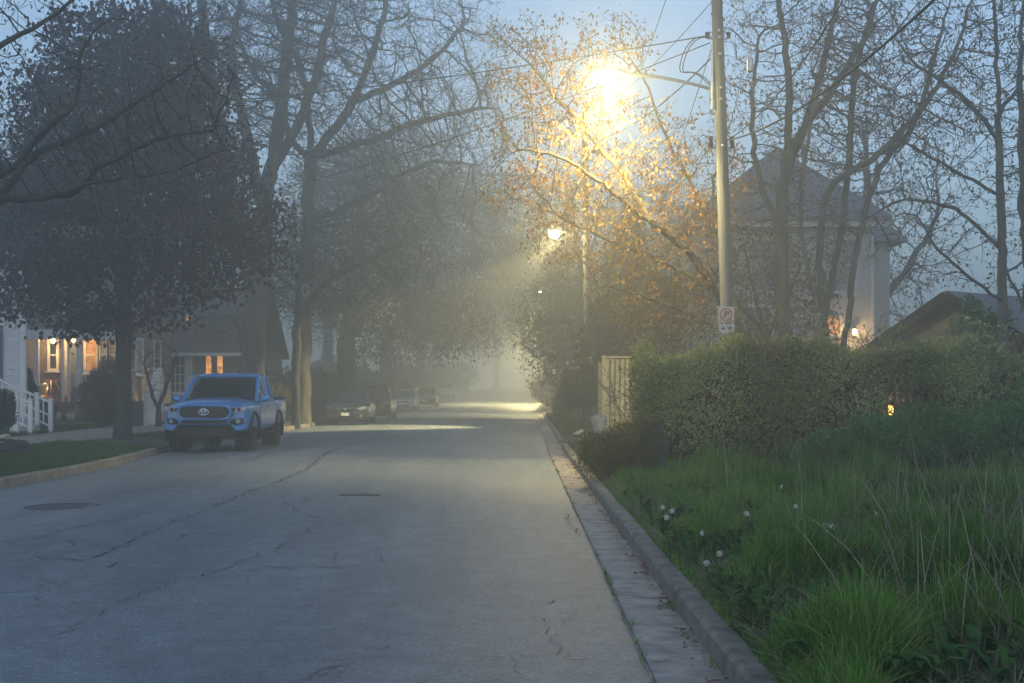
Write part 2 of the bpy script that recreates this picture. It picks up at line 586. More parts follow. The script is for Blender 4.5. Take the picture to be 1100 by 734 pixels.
def strip(name, mat, x0f, x1f, y0, y1, dz0, dz1, step=1.0, kind='structure', nx=1, label=None, parent=None):
    ys_ = np.arange(y0, y1 + 1e-6, step)
    V, Fc = [], []
    for y in ys_:
        a, b = float(x0f(y)), float(x1f(y))
        for i in range(nx + 1):
            t = i / nx
            V.append((a + (b - a) * t, y, float(zr(y)) + dz0 + (dz1 - dz0) * t))
    w = nx + 1
    for j in range(len(ys_) - 1):
        for i in range(nx):
            Fc.append((j * w + i, j * w + i + 1, (j + 1) * w + i + 1, (j + 1) * w + i))
    o = np_mesh(name, np.array(V), np.array(Fc), mat, parent=parent)
    if kind: o['kind'] = kind
    return o


def ground():
    ys_ = np.concatenate([np.arange(-30, 4, 4), np.arange(4, 60, 0.5), np.arange(60, 160, 4), np.arange(160, 421, 20)])
    lo = [240, 120, 60, 40, 25, 18, 13, 10, 8, 6.5, 5.5, 4.6, 3.8, 3.0, 2.3, 1.7, 1.2, 0.8, 0.45, 0.16]
    ro = [0.16, 0.4, 0.7, 1.0, 1.4, 1.8, 2.3, 2.9, 3.5, 4.2, 5, 6, 7, 8.5, 11, 15, 20, 30, 45, 70, 120, 240]
    V, Fc = [], []
    for y in ys_:
        a, b = float(xl(y)), float(xr(y))
        xs = [a - o for o in lo] + [a - 0.14, b + 0.14] + [b + o for o in ro]
        for i, x in enumerate(xs):
            z = float(hgt(x, y)) if i not in (len(lo), len(lo) + 1) else float(zr(y)) - 0.2
            V.append((x, y, z))
    w = len(lo) + len(ro) + 2
    A = np.arange(len(ys_) - 1)[:, None] * w + np.arange(w - 1)[None, :]
    A = A.ravel()
    Fc = np.stack([A, A + 1, A + w + 1, A + w], 1)
    o = np_mesh('ground', np.array(V), Fc, M['soil'], smooth=True)
    o['kind'] = 'structure'
    return o


ground()
road = strip('road', M['asphalt'], lambda y: xl(y), lambda y: xr(y) - GUT, -30, 420, -0.03, 0.0, 1.0, nx=6)
for v in road.data.vertices:                       # a slight crown across the carriageway
    a, b = float(xl(v.co.y)), float(xr(v.co.y)) - GUT
    t = (v.co.x - a) / (b - a)
    v.co.z = float(zr(v.co.y)) + 0.07 * (1 - (2 * t - 1) ** 2) - 0.015


def road_z(x, y):
    a, b = float(xl(y)), float(xr(y)) - GUT
    t = (x - a) / (b - a)
    return float(zr(y)) + 0.07 * (1 - (2 * t - 1) ** 2) - 0.015


def gutter():
    """concrete channel in slabs with open joints"""
    mb = MB()
    y = -6.0
    while y < 150:
        L = 2.4 + random.uniform(-0.05, 0.05)
        a, b = float(xr(y)), float(xr(y + L))
        z = float(zr(y))
        z2 = float(zr(y + L))
        ox = random.uniform(-0.008, 0.008)
        dz = random.uniform(-0.004, 0.004)
        y1 = y + L - 0.018
        mb.add([(a - GUT - 0.02 + ox, y, z + 0.004 + dz), (a + 0.02, y, z + 0.002 + dz), (b + 0.02, y1, z2 + 0.002 + dz), (b - GUT - 0.02 + ox, y1, z2 + 0.004 + dz),
                (a - GUT - 0.02 + ox, y, z - 0.08), (a + 0.02, y, z - 0.08), (b + 0.02, y1, z2 - 0.08), (b - GUT - 0.02 + ox, y1, z2 - 0.08)],
               [(0, 1, 2, 3), (0, 3, 7, 4), (0, 4, 5, 1), (2, 6, 7, 3)])
        y += L
    o = mb.build('gutter', M['concrete'], bevel=0.006)
    o['kind'] = 'structure'


def kerb(side):
    mb = MB()
    y = -6.0
    gaps = [(25.2, 27.0), (31.5, 35.5)] if side > 0 else [(30.0, 33.5), (61, 68)]
    while y < 170:
        L = 2.9 + random.uniform(-0.2, 0.2)
        if any(g0 < y + L / 2 < g1 for g0, g1 in gaps):
            h = 0.035
        else:
            h = 0.125 + random.uniform(-0.008, 0.008)
        fx = (lambda q: float(xr(q))) if side > 0 else (lambda q: float(xl(q)))
        W = 0.135 * side
        ox = random.uniform(-0.008, 0.008)
        n = 4
        rings = []
        for i in range(n + 1):
            q = y + (L - 0.015) * i / n
            a = fx(q) + ox
            z = float(zr(q))
            j1 = random.uniform(-0.003, 0.003)
            rings.append([(a, q, z - 0.1), (a + 0.012 * side, q, z + h - 0.025 + j1), (a + 0.035 * side, q, z + h + j1), (a + W, q, z + h), (a + W, q, z - 0.1)])
        mb.loft(rings)
        y += L
    o = mb.build('kerb', M['kerb'], smooth=True, angle=35)
    o['kind'] = 'structure'


gutter()
kerb(1)
kerb(-1)

# sidewalk and front paths on the left
def path_strip(name, x0, x1, y0, y1, mat):
    mb = MB()
    y = y0
    while y < y1:
        L = 1.5
        y2 = min(y + L - 0.02, y1)
        pts = []
        for q in (y, y2):
            for x in (x0, x1):
                pts.append((x, q, float(hgt(x, q)) + 0.03))
        mb.add([pts[0], pts[1], pts[3], pts[2]], [(0, 1, 2, 3)])
        y += L
    o = mb.build(name, mat)
    o['kind'] = 'structure'


path_strip('sidewalk', -11.9, -10.45, 2, 120, M['concrete'])
path_strip('front_path', -10.45, -8.0, 29.6, 33.4, M['concrete'])
path_strip('driveway', -19.0, -8.9, 38.2, 41.6, M['concrete'])
path_strip('garden_path', 1.45, 4.2, 31.6, 35.4, M['concrete'])


def on_road(px, py):
    Y = F * (CAMH - 0.03) / (py - HZ)
    return (px - VX) / F * Y, Y


def crack_line(mb, pts, w):
    """jagged sealed crack following image points, as a sheet on the asphalt"""
    q = [on_road(*p) for p in pts]
    out = []
    for i in range(len(q) - 1):
        (x0, y0), (x1, y1) = q[i], q[i + 1]
        st_ = 0.045 + 0.005 * y0
        n = max(2, int(math.hypot(x1 - x0, y1 - y0) / st_))
        for j in range(n):
            t = j / n
            out.append((x0 + (x1 - x0) * t + random.gauss(0, 0.28 * st_), y0 + (y1 - y0) * t + random.gauss(0, 0.42 * st_)))
    out.append(q[-1])
    base = len(mb.v)
    for i, (x, y) in enumerate(out):
        a = out[max(0, i - 1)]
        b = out[min(len(out) - 1, i + 1)]
        d = Vector((b[0] - a[0], b[1] - a[1], 0))
        if d.length < 1e-5: d = Vector((1, 0, 0))
        d.normalize()
        ww = min(w, 0.006 + 0.0009 * y) * 0.62 * random.uniform(0.25, 1.4) * min(1, (min(i, len(out) - 1 - i) + 0.4) / 5)
        z = road_z(x, y) + 0.005
        mb.v.append((x - d.y * ww, y + d.x * ww, z))
        mb.v.append((x + d.y * ww, y - d.x * ww, z))
    for i in range(len(out) - 1):
        if random.random() < 0.13: continue
        b = base + 2 * i
        mb.f.append((b, b + 1, b + 3, b + 2))
        mb.m.append(0)


cr = MB()
for pts, w in (
    ([(0, 610), (40, 602), (95, 606), (135, 588), (168, 572), (205, 556), (225, 548)], 0.02),
    ([(100, 620), (128, 608), (140, 600)], 0.018),
    ([(225, 548), (275, 528), (330, 506), (352, 488), (365, 482), (420, 470)], 0.03),
    ([(312, 500), (340, 494), (368, 481)], 0.02),
    ([(60, 588), (78, 583), (76, 592)], 0.02),
    ([(170, 585), (190, 582), (198, 575)], 0.014),
    ([(245, 606), (300, 612), (360, 610), (430, 606), (500, 607)], 0.012),
    ([(215, 528), (300, 530), (375, 530), (420, 534), (520, 536), (600, 541)], 0.011),
    ([(320, 732), (340, 726), (362, 720), (372, 714)], 0.014),
    ([(556, 648), (575, 645), (600, 640), (622, 635)], 0.013),
    ([(560, 652), (570, 656), (584, 664), (592, 674), (604, 690), (600, 700)], 0.005),
    ([(612, 654), (616, 668)], 0.005),
    ([(462, 712), (470, 700), (475, 690), (468, 686)], 0.006),
    ([(360, 606), (368, 590)], 0.012),
    ([(395, 592), (412, 602), (420, 606)], 0.01),
    ([(445, 568), (470, 565), (500, 566)], 0.014),
    ([(60, 690), (90, 672), (130, 650), (200, 626)], 0.008),
    ([(560, 560), (585, 562), (605, 560)], 0.012),
    ([(430, 500), (500, 497), (560, 499), (598, 496)], 0.02),
    ([(420, 478), (520, 476), (592, 477)], 0.02),
    ([(250, 500), (290, 487), (330, 478)], 0.022),
    ([(402, 700), (412, 694), (424, 696), (430, 688)], 0.012),
    ([(322, 732), (345, 722), (375, 713), (398, 708)], 0.012),
    ([(412, 660), (425, 650), (432, 643)], 0.01),
    ([(300, 540), (330, 556), (370, 566), (410, 570)], 0.01),
    ([(150, 640), (230, 618), (300, 590), (350, 560)], 0.009),
    ([(0, 590), (60, 574), (130, 560), (190, 545)], 0.012),
    ([(470, 640), (520, 636), (556, 645)], 0.009),
    ([(180, 700), (230, 690), (280, 694)], 0.01),
    ([(20, 640), (60, 628), (90, 634)], 0.012),
    ([(600, 545), (612, 556), (624, 575)], 0.01),
):
    crack_line(cr, pts, w)
# crumbling joint between asphalt and gutter
base = len(cr.v)
nn = 0
yq = 3.0
while yq < 70:
    xe = float(xr(yq)) - GUT - 0.02
    zq = float(zr(yq)) + 0.011
    wq = random.uniform(0.002, 0.008) + (random.uniform(0.0, 0.03) if random.random() < 0.12 else 0)
    cr.v.append((xe - wq, yq, zq))
    cr.v.append((xe + random.uniform(0.001, 0.005), yq, zq))
    nn += 1
    yq += random.uniform(0.05, 0.12)
for i in range(nn - 1):
    b_ = base + 2 * i
    cr.f.append((b_, b_ + 1, b_ + 3, b_ + 2))
    cr.m.append(0)
c_o = cr.build('road_cracks', M['tar'], parent=road, fixn=False)
# older resurfacing patch where the side street meets, and thin seams
pb = MB()
for (xa, xb, ya, yb) in ((-8.6, 0.8, 62.0, 67.5),):
    n = 10
    for i in range(n):
        x0, x1 = xa + (xb - xa) * i / n, xa + (xb - xa) * (i + 1) / n
        pb.quad((x0, ya, road_z(x0, ya) + 0.006), (x1, ya, road_z(x1, ya) + 0.006), (x1, yb, road_z(x1, yb) + 0.006), (x0, yb, road_z(x0, yb) + 0.006))
pb.build('road_patch', mk('older_asphalt', (0.12, 0.122, 0.115), 0.9, 0.3, 3), parent=road)

for px, py, r_, lab in ((68, 545, 0.42, 'round cast iron manhole cover in the worn asphalt on the left'),):
    x, y = on_road(px, py)
    mb = MB()
    mb.lathe((x, y, road_z(x, y) - 0.02), [(r_, 0), (r_, 0.026), (r_ * 0.88, 0.028), (r_ * 0.86, 0.022), (0.02, 0.024)], 28)
    o = mb.build('manhole_cover', M['manhole'], origin=(x, y, 0), smooth=True)
    tag(o, lab, 'manhole cover')
x, y = on_road(386, 533.5)
mb = MB()
mb.box((x, y, road_z(x, y) - 0.01), (0.5, 0.28, 0.036))
for i in range(5):
    mb.box((x - 0.2 + 0.1 * i, y, road_z(x, y) + 0.0105), (0.035, 0.2, 0.008))
tag(mb.build('drain_cover', M['manhole'], origin=(x, y, 0)), 'small rectangular iron cover sunk in the middle of the road', 'drain cover')


# ------------------------------------------------------------------ scattered cover
def blades(name, xy, h, w, mat, lean=0.35, curl=0.5, var=None, zoff=0.0, segs=3, base=None):
    n = len(xy)
    z = hgt(xy[:, 0], xy[:, 1]) + zoff if base is None else base
    ang = rng.uniform(0, 2 * math.pi, n)
    dx, dy = np.cos(ang), np.sin(ang)
    ln = np.abs(rng.normal(0, lean, n)) * h
    fa = rng.uniform(0, 2 * math.pi, n)
    wx, wy = np.cos(fa) * w, np.sin(fa) * w
    V = np.zeros((n, 2 * segs + 1, 3))
    for s in range(segs + 1):
        t = s / segs
        off = ln * (t ** 1.8)
        zz = z + h * t * (1 - curl * 0.35 * t * np.minimum(1, ln / np.maximum(h, 1e-4)))
        cx, cyy = xy[:, 0] + dx * off, xy[:, 1] + dy * off
        if s < segs:
            k = (1 - t * 0.55)
            V[:, 2 * s] = np.stack([cx - wx * k, cyy - wy * k, zz], 1)
            V[:, 2 * s + 1] = np.stack([cx + wx * k, cyy + wy * k, zz], 1)
        else:
            V[:, 2 * s] = np.stack([cx, cyy, zz], 1)
    nv = 2 * segs + 1
    B = np.arange(n)[:, None] * nv
    Q = [np.concatenate([B + 2 * s, B + 2 * s + 1, B + 2 * s + 3, B + 2 * s + 2], 1) for s in range(segs - 1)]
    T = np.concatenate([B + 2 * segs - 2, B + 2 * segs - 1, B + 2 * segs], 1)
    vv = rng.random(n) if var is None else var
    return np_mesh(name, V.reshape(-1, 3), [np.concatenate(Q), T], mat, var=np.repeat(vv, nv))


def pnoise(x, y, s):
    return 0.5 + 0.25 * np.sin(x * s + 1.3 * np.sin(y * s * 0.7)) + 0.25 * np.sin(y * s * 1.3 + 1.7 * np.sin(x * s * 0.9 + 2))


# long grass on the right verge
def long_grass():
    n = 190000
    Y = 4.3 + (21.0 - 4.3) * rng.random(n) ** 1.35
    X = xr(Y) + 0.12 + (0.46 * Y - 0.6) * rng.random(n)
    clump = pnoise(X, Y, 3.1) * 0.6 + pnoise(X + 7, Y, 7.7) * 0.4
    keep = rng.random(n) < 0.25 + 0.9 * clump
    bare = ((X - 3.1) / 1.0) ** 2 + ((Y - 10.4) / 1.0) ** 2 < rng.uniform(0.3, 1.3, n)
    keep &= ~bare
    X, Y, clump = X[keep], Y[keep], clump[keep]
    edge = np.clip((X - xr(Y) + 0.1) / 0.6, 0.35, 1)
    tuft = np.clip(pnoise(X + 3, Y + 5, 4.6) - 0.45, 0, 1) * 2.2
    hollow = np.clip((pnoise(X * 1.3 + 11, Y * 0.9 + 2, 2.3) - 0.28) * 3.2, 0.22, 1)
    h = (0.09 + 0.26 * clump ** 1.2 * rng.uniform(0.4, 1.3, len(X)) + 0.30 * tuft * rng.uniform(0.6, 1.2, len(X))) * edge * hollow
    v = np.clip(0.05 + 0.55 * rng.random(len(X)) + 0.5 * pnoise(X, Y, 1.4) - 0.2 + (rng.random(len(X)) < 0.06) * 0.5, 0, 1)
    o = blades('long_grass', np.stack([X, Y], 1), h, rng.uniform(0.003, 0.0075, len(X)), M['grass'], 0.5, 0.8, v)
    tag(o, 'long green grass growing over the right verge beside the kerb', 'grass', kind='stuff')


long_grass()


def side_grass():
    n = 70000
    Y = 3.0 + 21 * rng.random(n)
    X = xr(Y) + np.maximum(0.12, 0.44 * Y - 0.8) + 9 * rng.random(n) ** 1.2
    h = 0.10 + 0.28 * pnoise(X, Y, 3.1) * rng.uniform(0.5, 1.3, n)
    o = blades('meadow_grass', np.stack([X, Y], 1), h, rng.uniform(0.005, 0.010, n), M['grass'], 0.5, 0.8)
    tag(o, 'rough long grass running on beyond the right verge', 'grass', kind='stuff')


side_grass()


def left_lawn():
    n = 120000
    Y = 13 + 34 * rng.random(n) ** 1.2
    X = xl(Y) - 0.13 - 14 * rng.random(n) ** 1.3
    keep = ~((X > -11.95) & (X < -10.4))
    keep &= ~((X < -8.0) & (X > -10.5) & (Y > 29.5) & (Y < 33.5))
    keep &= ~((X < -8.8) & (Y > 38.1) & (Y < 41.7))
    X, Y = X[keep], Y[keep]
    h = 0.05 + 0.06 * rng.random(len(X)) * (0.5 + pnoise(X, Y, 2.0))
    o = blades('lawn_grass', np.stack([X, Y], 1), h, rng.uniform(0.006, 0.012, len(X)), M['lawn'], 0.4, 0.4, segs=2)
    tag(o, 'short mown lawn and grass strip along the left kerb', 'grass', kind='stuff')
    n = 40000
    Y = 20 + 55 * rng.random(n)
    X = xr(Y) + 0.15 + 9 * rng.random(n) ** 1.5
    keep = ~((X < 4.3) & (Y > 31.4) & (Y < 35.6))
    X, Y = X[keep], Y[keep]
    o = blades('verge_grass', np.stack([X, Y], 1), 0.06 + 0.09 * rng.random(len(X)), rng.uniform(0.006, 0.012, len(X)), M['lawn'], 0.4, 0.4, segs=2)
    tag(o, 'rough grass on the far right verge beyond the hedge', 'grass', kind='stuff')


left_lawn()


def stalks():
    """dry stems standing and leaning in the long grass"""
    n = 520
    Y = 5.2 + 11 * rng.random(n) ** 1.2
    X = xr(Y) + 0.5 + (0.40 * Y - 1.2) * rng.random(n) ** 0.7
    sel = rng.random(n) < 0.2 + 0.8 * np.clip((X / Y - 0.16) * 6, 0, 1)
    X, Y = X[sel], Y[sel]
    h = rng.uniform(0.35, 0.95, len(X))
    o = blades('dry_stalks', np.stack([X, Y], 1), h, rng.uniform(0.0022, 0.0045, len(X)), M['straw'], 0.6, 0.5, segs=4)
    tag(o, 'thin pale dry stalks leaning through the long grass', 'dry stalks', kind='stuff')
    # matted thatch
    n = 15000
    Y = np.where(rng.random(n) < 0.15, rng.normal(10.4, 0.7, n), 4.6 + 14 * rng.random(n))
    X = np.where(np.abs(Y - 10.4) < 1.6, rng.normal(3.1, 0.8, n), xr(Y) + 0.15 + (0.4 * Y - 0.9) * rng.random(n))
    X = np.maximum(X, xr(Y) + 0.14)
    o = blades('dead_thatch', np.stack([X, Y], 1), rng.uniform(0.05, 0.17, n), rng.uniform(0.002, 0.0045, n), M['straw'], 2.4, 0.5, zoff=0.03)
    tag(o, 'matted dead grass lying between the green tufts', 'thatch', kind='stuff')


stalks()


def kite_leaves(C, size, droop=0.0, fold=0.35, aspect=0.62, rg=None, up=None):
    """folded leaf of two triangles per centre -> V, F"""
    rg = rg or rng
    n = len(C)
    size = np.broadcast_to(np.asarray(size, float), (n,))
    t = rg.normal(0, 1, (n, 3))
    t[:, 2] -= droop * 2
    if up is not None: t[:, 2] += up
    t /= np.linalg.norm(t, axis=1, keepdims=True)
    a = rg.normal(0, 1, (n, 3))
    s = np.cross(t, a)
    s /= np.linalg.norm(s, axis=1, keepdims=True)
    u = np.cross(s, t)
    L = size[:, None]
    w = L * aspect * 0.5
    base = C
    tip = C + t * L
    midp = C + t * L * 0.45
    l_ = midp + s * w + u * w * fold
    r_ = midp - s * w + u * w * fold
    V = np.stack([base, r_, tip, l_], 1).reshape(-1, 3)
    B = np.arange(n)[:, None] * 4
    Fc = np.concatenate([np.concatenate([B, B + 1, B + 2], 1), np.concatenate([B, B + 2, B + 3], 1)])
    return V, Fc


def leaf_litter():
    spots = []
    n = 3000
    Y = 4.6 + 30 * rng.random(n) ** 1.4
    X = xr(Y) - np.abs(rng.normal(0, 0.055, n)) - 0.01
    keep = rng.random(n) < 0.2 + 0.8 * (pnoise(Y * 3, Y, 1.3) > 0.55)
    spots.append(np.stack([X[keep], Y[keep]], 1))
    for (px, py, k, sx, sy) in ((608, 500, 150, 0.18, 1.1), (590, 499, 50, 0.22, 0.15), (612, 512, 60, 0.07, 1.0), (170, 492, 60, 0.3, 1.6), (120, 503, 50, 0.25, 2.2), (300, 462, 70, 0.4, 2.0)):
        x, y = on_road(px, py)
        spots.append(np.stack([rng.normal(x, sx, k), rng.normal(y, sy, k)], 1))
    xy = np.concatenate(spots)
    xy = xy[(xy[:, 0] > xl(xy[:, 1]) + 0.02) & (xy[:, 0] < xr(xy[:, 1]) - 0.01)]
    z = np.array([max(road_z(x, y), float(zr(y)) + 0.006) if x < float(xr(y)) - GUT else float(zr(y)) + 0.01 for x, y in xy])
    C = np.stack([xy[:, 0], xy[:, 1], z + 0.006], 1)
    V, Fc = kite_leaves(C, 0.008 + 0.045 * rng.random(len(C)) ** 2.2, 0, 0.5, 0.7)
    V = V.reshape(-1, 4, 3)
    V[:, :, 2] = C[:, None, 2] + np.abs(V[:, :, 2] - C[:, None, 2]) * 0.3
    o = np_mesh('leaf_litter', V.reshape(-1, 3), Fc, M['dead_leaf'], var=np.repeat(rng.random(len(C)), 4))
    tag(o, 'brown fallen leaves and twigs gathered in the gutter', 'leaf litter', kind='stuff')


leaf_litter()


def joint_tufts():
    pts = []
    for i in range(26):
        Y = 4.8 + 22 * random.random() ** 1.3
        for k in range(random.randint(5, 22)):
            pts.append((float(xr(Y)) - (GUT + 0.02 if i % 3 else 0.01) + random.gauss(0, 0.015), Y + random.gauss(0, 0.05)))
    xy = np.array(pts)
    o = blades('joint_grass', xy, rng.uniform(0.02, 0.07, len(xy)), rng.uniform(0.002, 0.004, len(xy)), M['grass'], 0.8, 0.5, base=zr(xy[:, 1]) + 0.004, segs=2)
    tag(o, 'tiny grass tufts rooted in the gutter joints', 'grass', kind='stuff')


joint_tufts()

# ------------------------------------------------------------------ trees
def colonize(rg, attr, pos, par, D, di, dk, iters=140, trop=(0, 0, 0.0), jit=0.25):
    pos = list(map(tuple, pos))
    par = list(par)
    A = attr.copy()
    P0 = np.array(pos)
    nearest = np.zeros(len(A), int)
    nd = np.full(len(A), 1e9)

    def upd(start):
        nonlocal nearest, nd
        Q = np.array(pos[start:])
        if not len(Q) or not len(A): return
        for s in range(0, len(Q), 400):
            q = Q[s:s + 400]
            d = np.linalg.norm(A[:, None, :] - q[None], axis=2)
            j = d.argmin(1)
            m = d[np.arange(len(A)), j]
            b = m < nd
            nd[b] = m[b]
            nearest[b] = j[b] + start + s

    upd(0)
    trop = np.array(trop)
    kids = {}
    for it in range(iters):
        act = nd < di
        if not act.any(): break
        idx = nearest[act]
        dv = A[act] - np.array(pos)[idx]
        dv /= np.linalg.norm(dv, axis=1, keepdims=True) + 1e-9
        u, inv = np.unique(idx, return_inverse=True)
        S = np.zeros((len(u), 3))
        np.add.at(S, inv, dv)
        S /= np.linalg.norm(S, axis=1, keepdims=True) + 1e-9
        S = S + trop + rg.normal(0, jit, S.shape)
        S /= np.linalg.norm(S, axis=1, keepdims=True) + 1e-9
        st = len(pos)
        for k, i in enumerate(u):
            if kids.get(i, 0) >= 3:
                continue
            kids[i] = kids.get(i, 0) + 1
            pos.append(tuple(np.array(pos[i]) + S[k] * D))
            par.append(int(i))
        if len(pos) == st: break
        upd(st)
        live = nd > dk
        A, nearest, nd = A[live], nearest[live], nd[live]
        if not len(A): break
    return np.array(pos), np.array(par)


def add_twigs(rg, pos, par, n_per, L, segs=2, spread=0.9, grav=0.0, sel=None):
    n = len(pos)
    kids = np.zeros(n, int)
    for p in par:
        if p >= 0: kids[p] += 1
    d = pos - pos[np.maximum(par, 0)]
    ln = np.linalg.norm(d, axis=1, keepdims=True)
    d = d / np.maximum(ln, 1e-9)
    idx = np.nonzero(sel)[0] if sel is not None else np.arange(n)
    idx = np.repeat(idx, n_per)
    m = len(idx)
    dirs = d[idx] + rg.normal(0, spread, (m, 3))
    dirs[:, 2] -= grav
    dirs /= np.linalg.norm(dirs, axis=1, keepdims=True)
    ll = L * rg.uniform(0.45, 1.25, m)[:, None]
    cur = pos[idx]
    curi = idx
    P_, Q_ = [pos], [par]
    base = n
    for s in range(segs):
        nxt = cur + dirs * ll / segs
        P_.append(nxt)
        Q_.append(curi)
        curi = base + np.arange(m)
        base += m
        cur = nxt
        dirs = dirs + rg.normal(0, 0.3, dirs.shape)
        dirs[:, 2] -= grav * 0.3
        dirs /= np.linalg.norm(dirs, axis=1, keepdims=True)
    return np.concatenate(P_), np.concatenate(Q_), curi


def radii(par, r0, tip, nroot=1):
    n = len(par)
    kids = np.zeros(n, int)
    np.add.at(kids, par[par >= 0], 1)
    tips = max(2, int((kids == 0).sum()))
    e = math.log(tips) / max(0.3, math.log(r0 / tip))
    e = min(max(e, 1.6), 4.5)
    w = np.where(kids == 0, 1.0, 0.0)
    for i in range(n - 1, 0, -1):
        if par[i] >= 0: w[par[i]] += w[i]
    return tip * np.maximum(w, 1) ** (1 / e), w


def tubes(pos, par, rad, w):
    """all branch segments as frusta; the thickest child carries on its parent's ring"""
    n = len(pos)
    main = np.full(n, -1)
    best = np.zeros(n)
    for i in range(1, n):
        p = par[i]
        if p >= 0 and w[i] > best[p]:
            best[p] = w[i]
            main[p] = i
    d = np.zeros((n, 3))
    c = np.nonzero(par >= 0)[0]
    d[c] = pos[c] - pos[par[c]]
    roots = np.nonzero(par < 0)[0]
    for r_ in roots:
        d[r_] = d[main[r_]] if main[r_] >= 0 else (0, 0, 1)
    # ring direction: average with the main child for smooth limbs
    dn = d / (np.linalg.norm(d, axis=1, keepdims=True) + 1e-9)
    ring = dn.copy()
    hm = main >= 0
    ring[hm] = dn[hm] + dn[main[hm]]
    ring /= np.linalg.norm(ring, axis=1, keepdims=True) + 1e-9
    ref = np.array([0.93, 0.31, 0.17])

    def frame(q):
        s = np.cross(q, ref)
        s /= np.linalg.norm(s, axis=1, keepdims=True) + 1e-9
        return s, np.cross(q, s)

    Vs, Fs = [], []
    off = 0
    p = par[c]
    ismain = main[p] == c
    pd = np.where(ismain[:, None], ring[p], dn[c])
    pr = np.where(ismain, rad[p], np.minimum(rad[c] * 1.15, rad[p]))
    for lo, hi, k in ((0.05, 1e9, 9), (0.018, 0.05, 5), (0, 0.018, 3)):
        s = (rad[c] >= lo) & (rad[c] < hi)
        if not s.any(): continue
        cc, pp = c[s], p[s]
        sa, ua = frame(pd[s])
        sb, ub = frame(ring[cc])
        an = np.arange(k) * 2 * math.pi / k
        ca, si = np.cos(an)[None, :, None], np.sin(an)[None, :, None]
        ra = pos[pp][:, None] + (sa[:, None] * ca + ua[:, None] * si) * pr[s][:, None, None]
        rb = pos[cc][:, None] + (sb[:, None] * ca + ub[:, None] * si) * rad[cc][:, None, None]
        V = np.concatenate([ra, rb], 1)
        m = len(cc)
        B = off + np.arange(m)[:, None, None] * (2 * k)
        j = np.arange(k)[None, :, None]
        j2 = (j + 1) % k
        Fc = np.concatenate([B + j, B + j2, B + j2 + k, B + j + k], 2).reshape(-1, 4)
        Vs.append(V.reshape(-1, 3))
        Fs.append(Fc)
        off += m * 2 * k
    return np.concatenate(Vs), np.concatenate(Fs)


def envelope(rg, n, ells, cut=None):
    """points inside a union of ellipsoids (centre, radii), denser towards the outside"""
    vol = np.array([e[1][0] * e[1][1] * e[1][2] for e in ells])
    cnt = (n * vol / vol.sum()).astype(int) + 1
    out = []
    for e, k in zip(ells, cnt):
        q = rg.normal(0, 1, (k, 3))
        q /= np.linalg.norm(q, axis=1, keepdims=True)
        q *= (rg.random(k) ** 0.42)[:, None]
        out.append(q * np.array(e[1]) + np.array(e[0]))
    A = np.concatenate(out)
    if cut is not None: A = A[cut(A)]
    return A


KR = np.random.default_rng(99)


def skeleton(limbs, D):
    """limbs: list of (parent limb index or None, at fraction, [world points]); resampled at D"""
    pos, par = [], []
    tabs = []
    for (pi, pts) in limbs:
        pts = [np.array(p, float) for p in pts]
        if pi is None:
            pos.append(tuple(pts[0]))
            par.append(-1 if not tabs else 0)
            if tabs: par[-1] = tabs[0][0]
            last = len(pos) - 1
            ids = [last]
        else:
            cand = tabs[pi]
            dd = [np.linalg.norm(np.array(pos[i]) - pts[0]) for i in cand]
            last = cand[int(np.argmin(dd))]
            ids = []
            pts = [np.array(pos[last])] + pts[1:]
        # smooth the polyline (Catmull-Rom)
        q = [2 * pts[0] - pts[1]] + pts + [2 * pts[-1] - pts[-2]]
        for i in range(1, len(q) - 2):
            L = np.linalg.norm(q[i + 1] - q[i])
            k = max(1, int(L / D))
            for j in range(1, k + 1):
                t = j / k
                p = 0.5 * ((2 * q[i]) + (-q[i - 1] + q[i + 1]) * t + (2 * q[i - 1] - 5 * q[i] + 4 * q[i + 1] - q[i + 2]) * t * t + (-q[i - 1] + 3 * q[i] - 3 * q[i + 1] + q[i + 2]) * t ** 3)
                kk = 0.085 * D if (pi is not None or len(ids) > 3) else 0.03 * D
                p = p + KR.normal(0, kk, 3)
                pos.append(tuple(p))
                par.append(last)
                last = len(pos) - 1
                ids.append(last)
        tabs.append(ids)
    return np.array(pos), np.array(par)


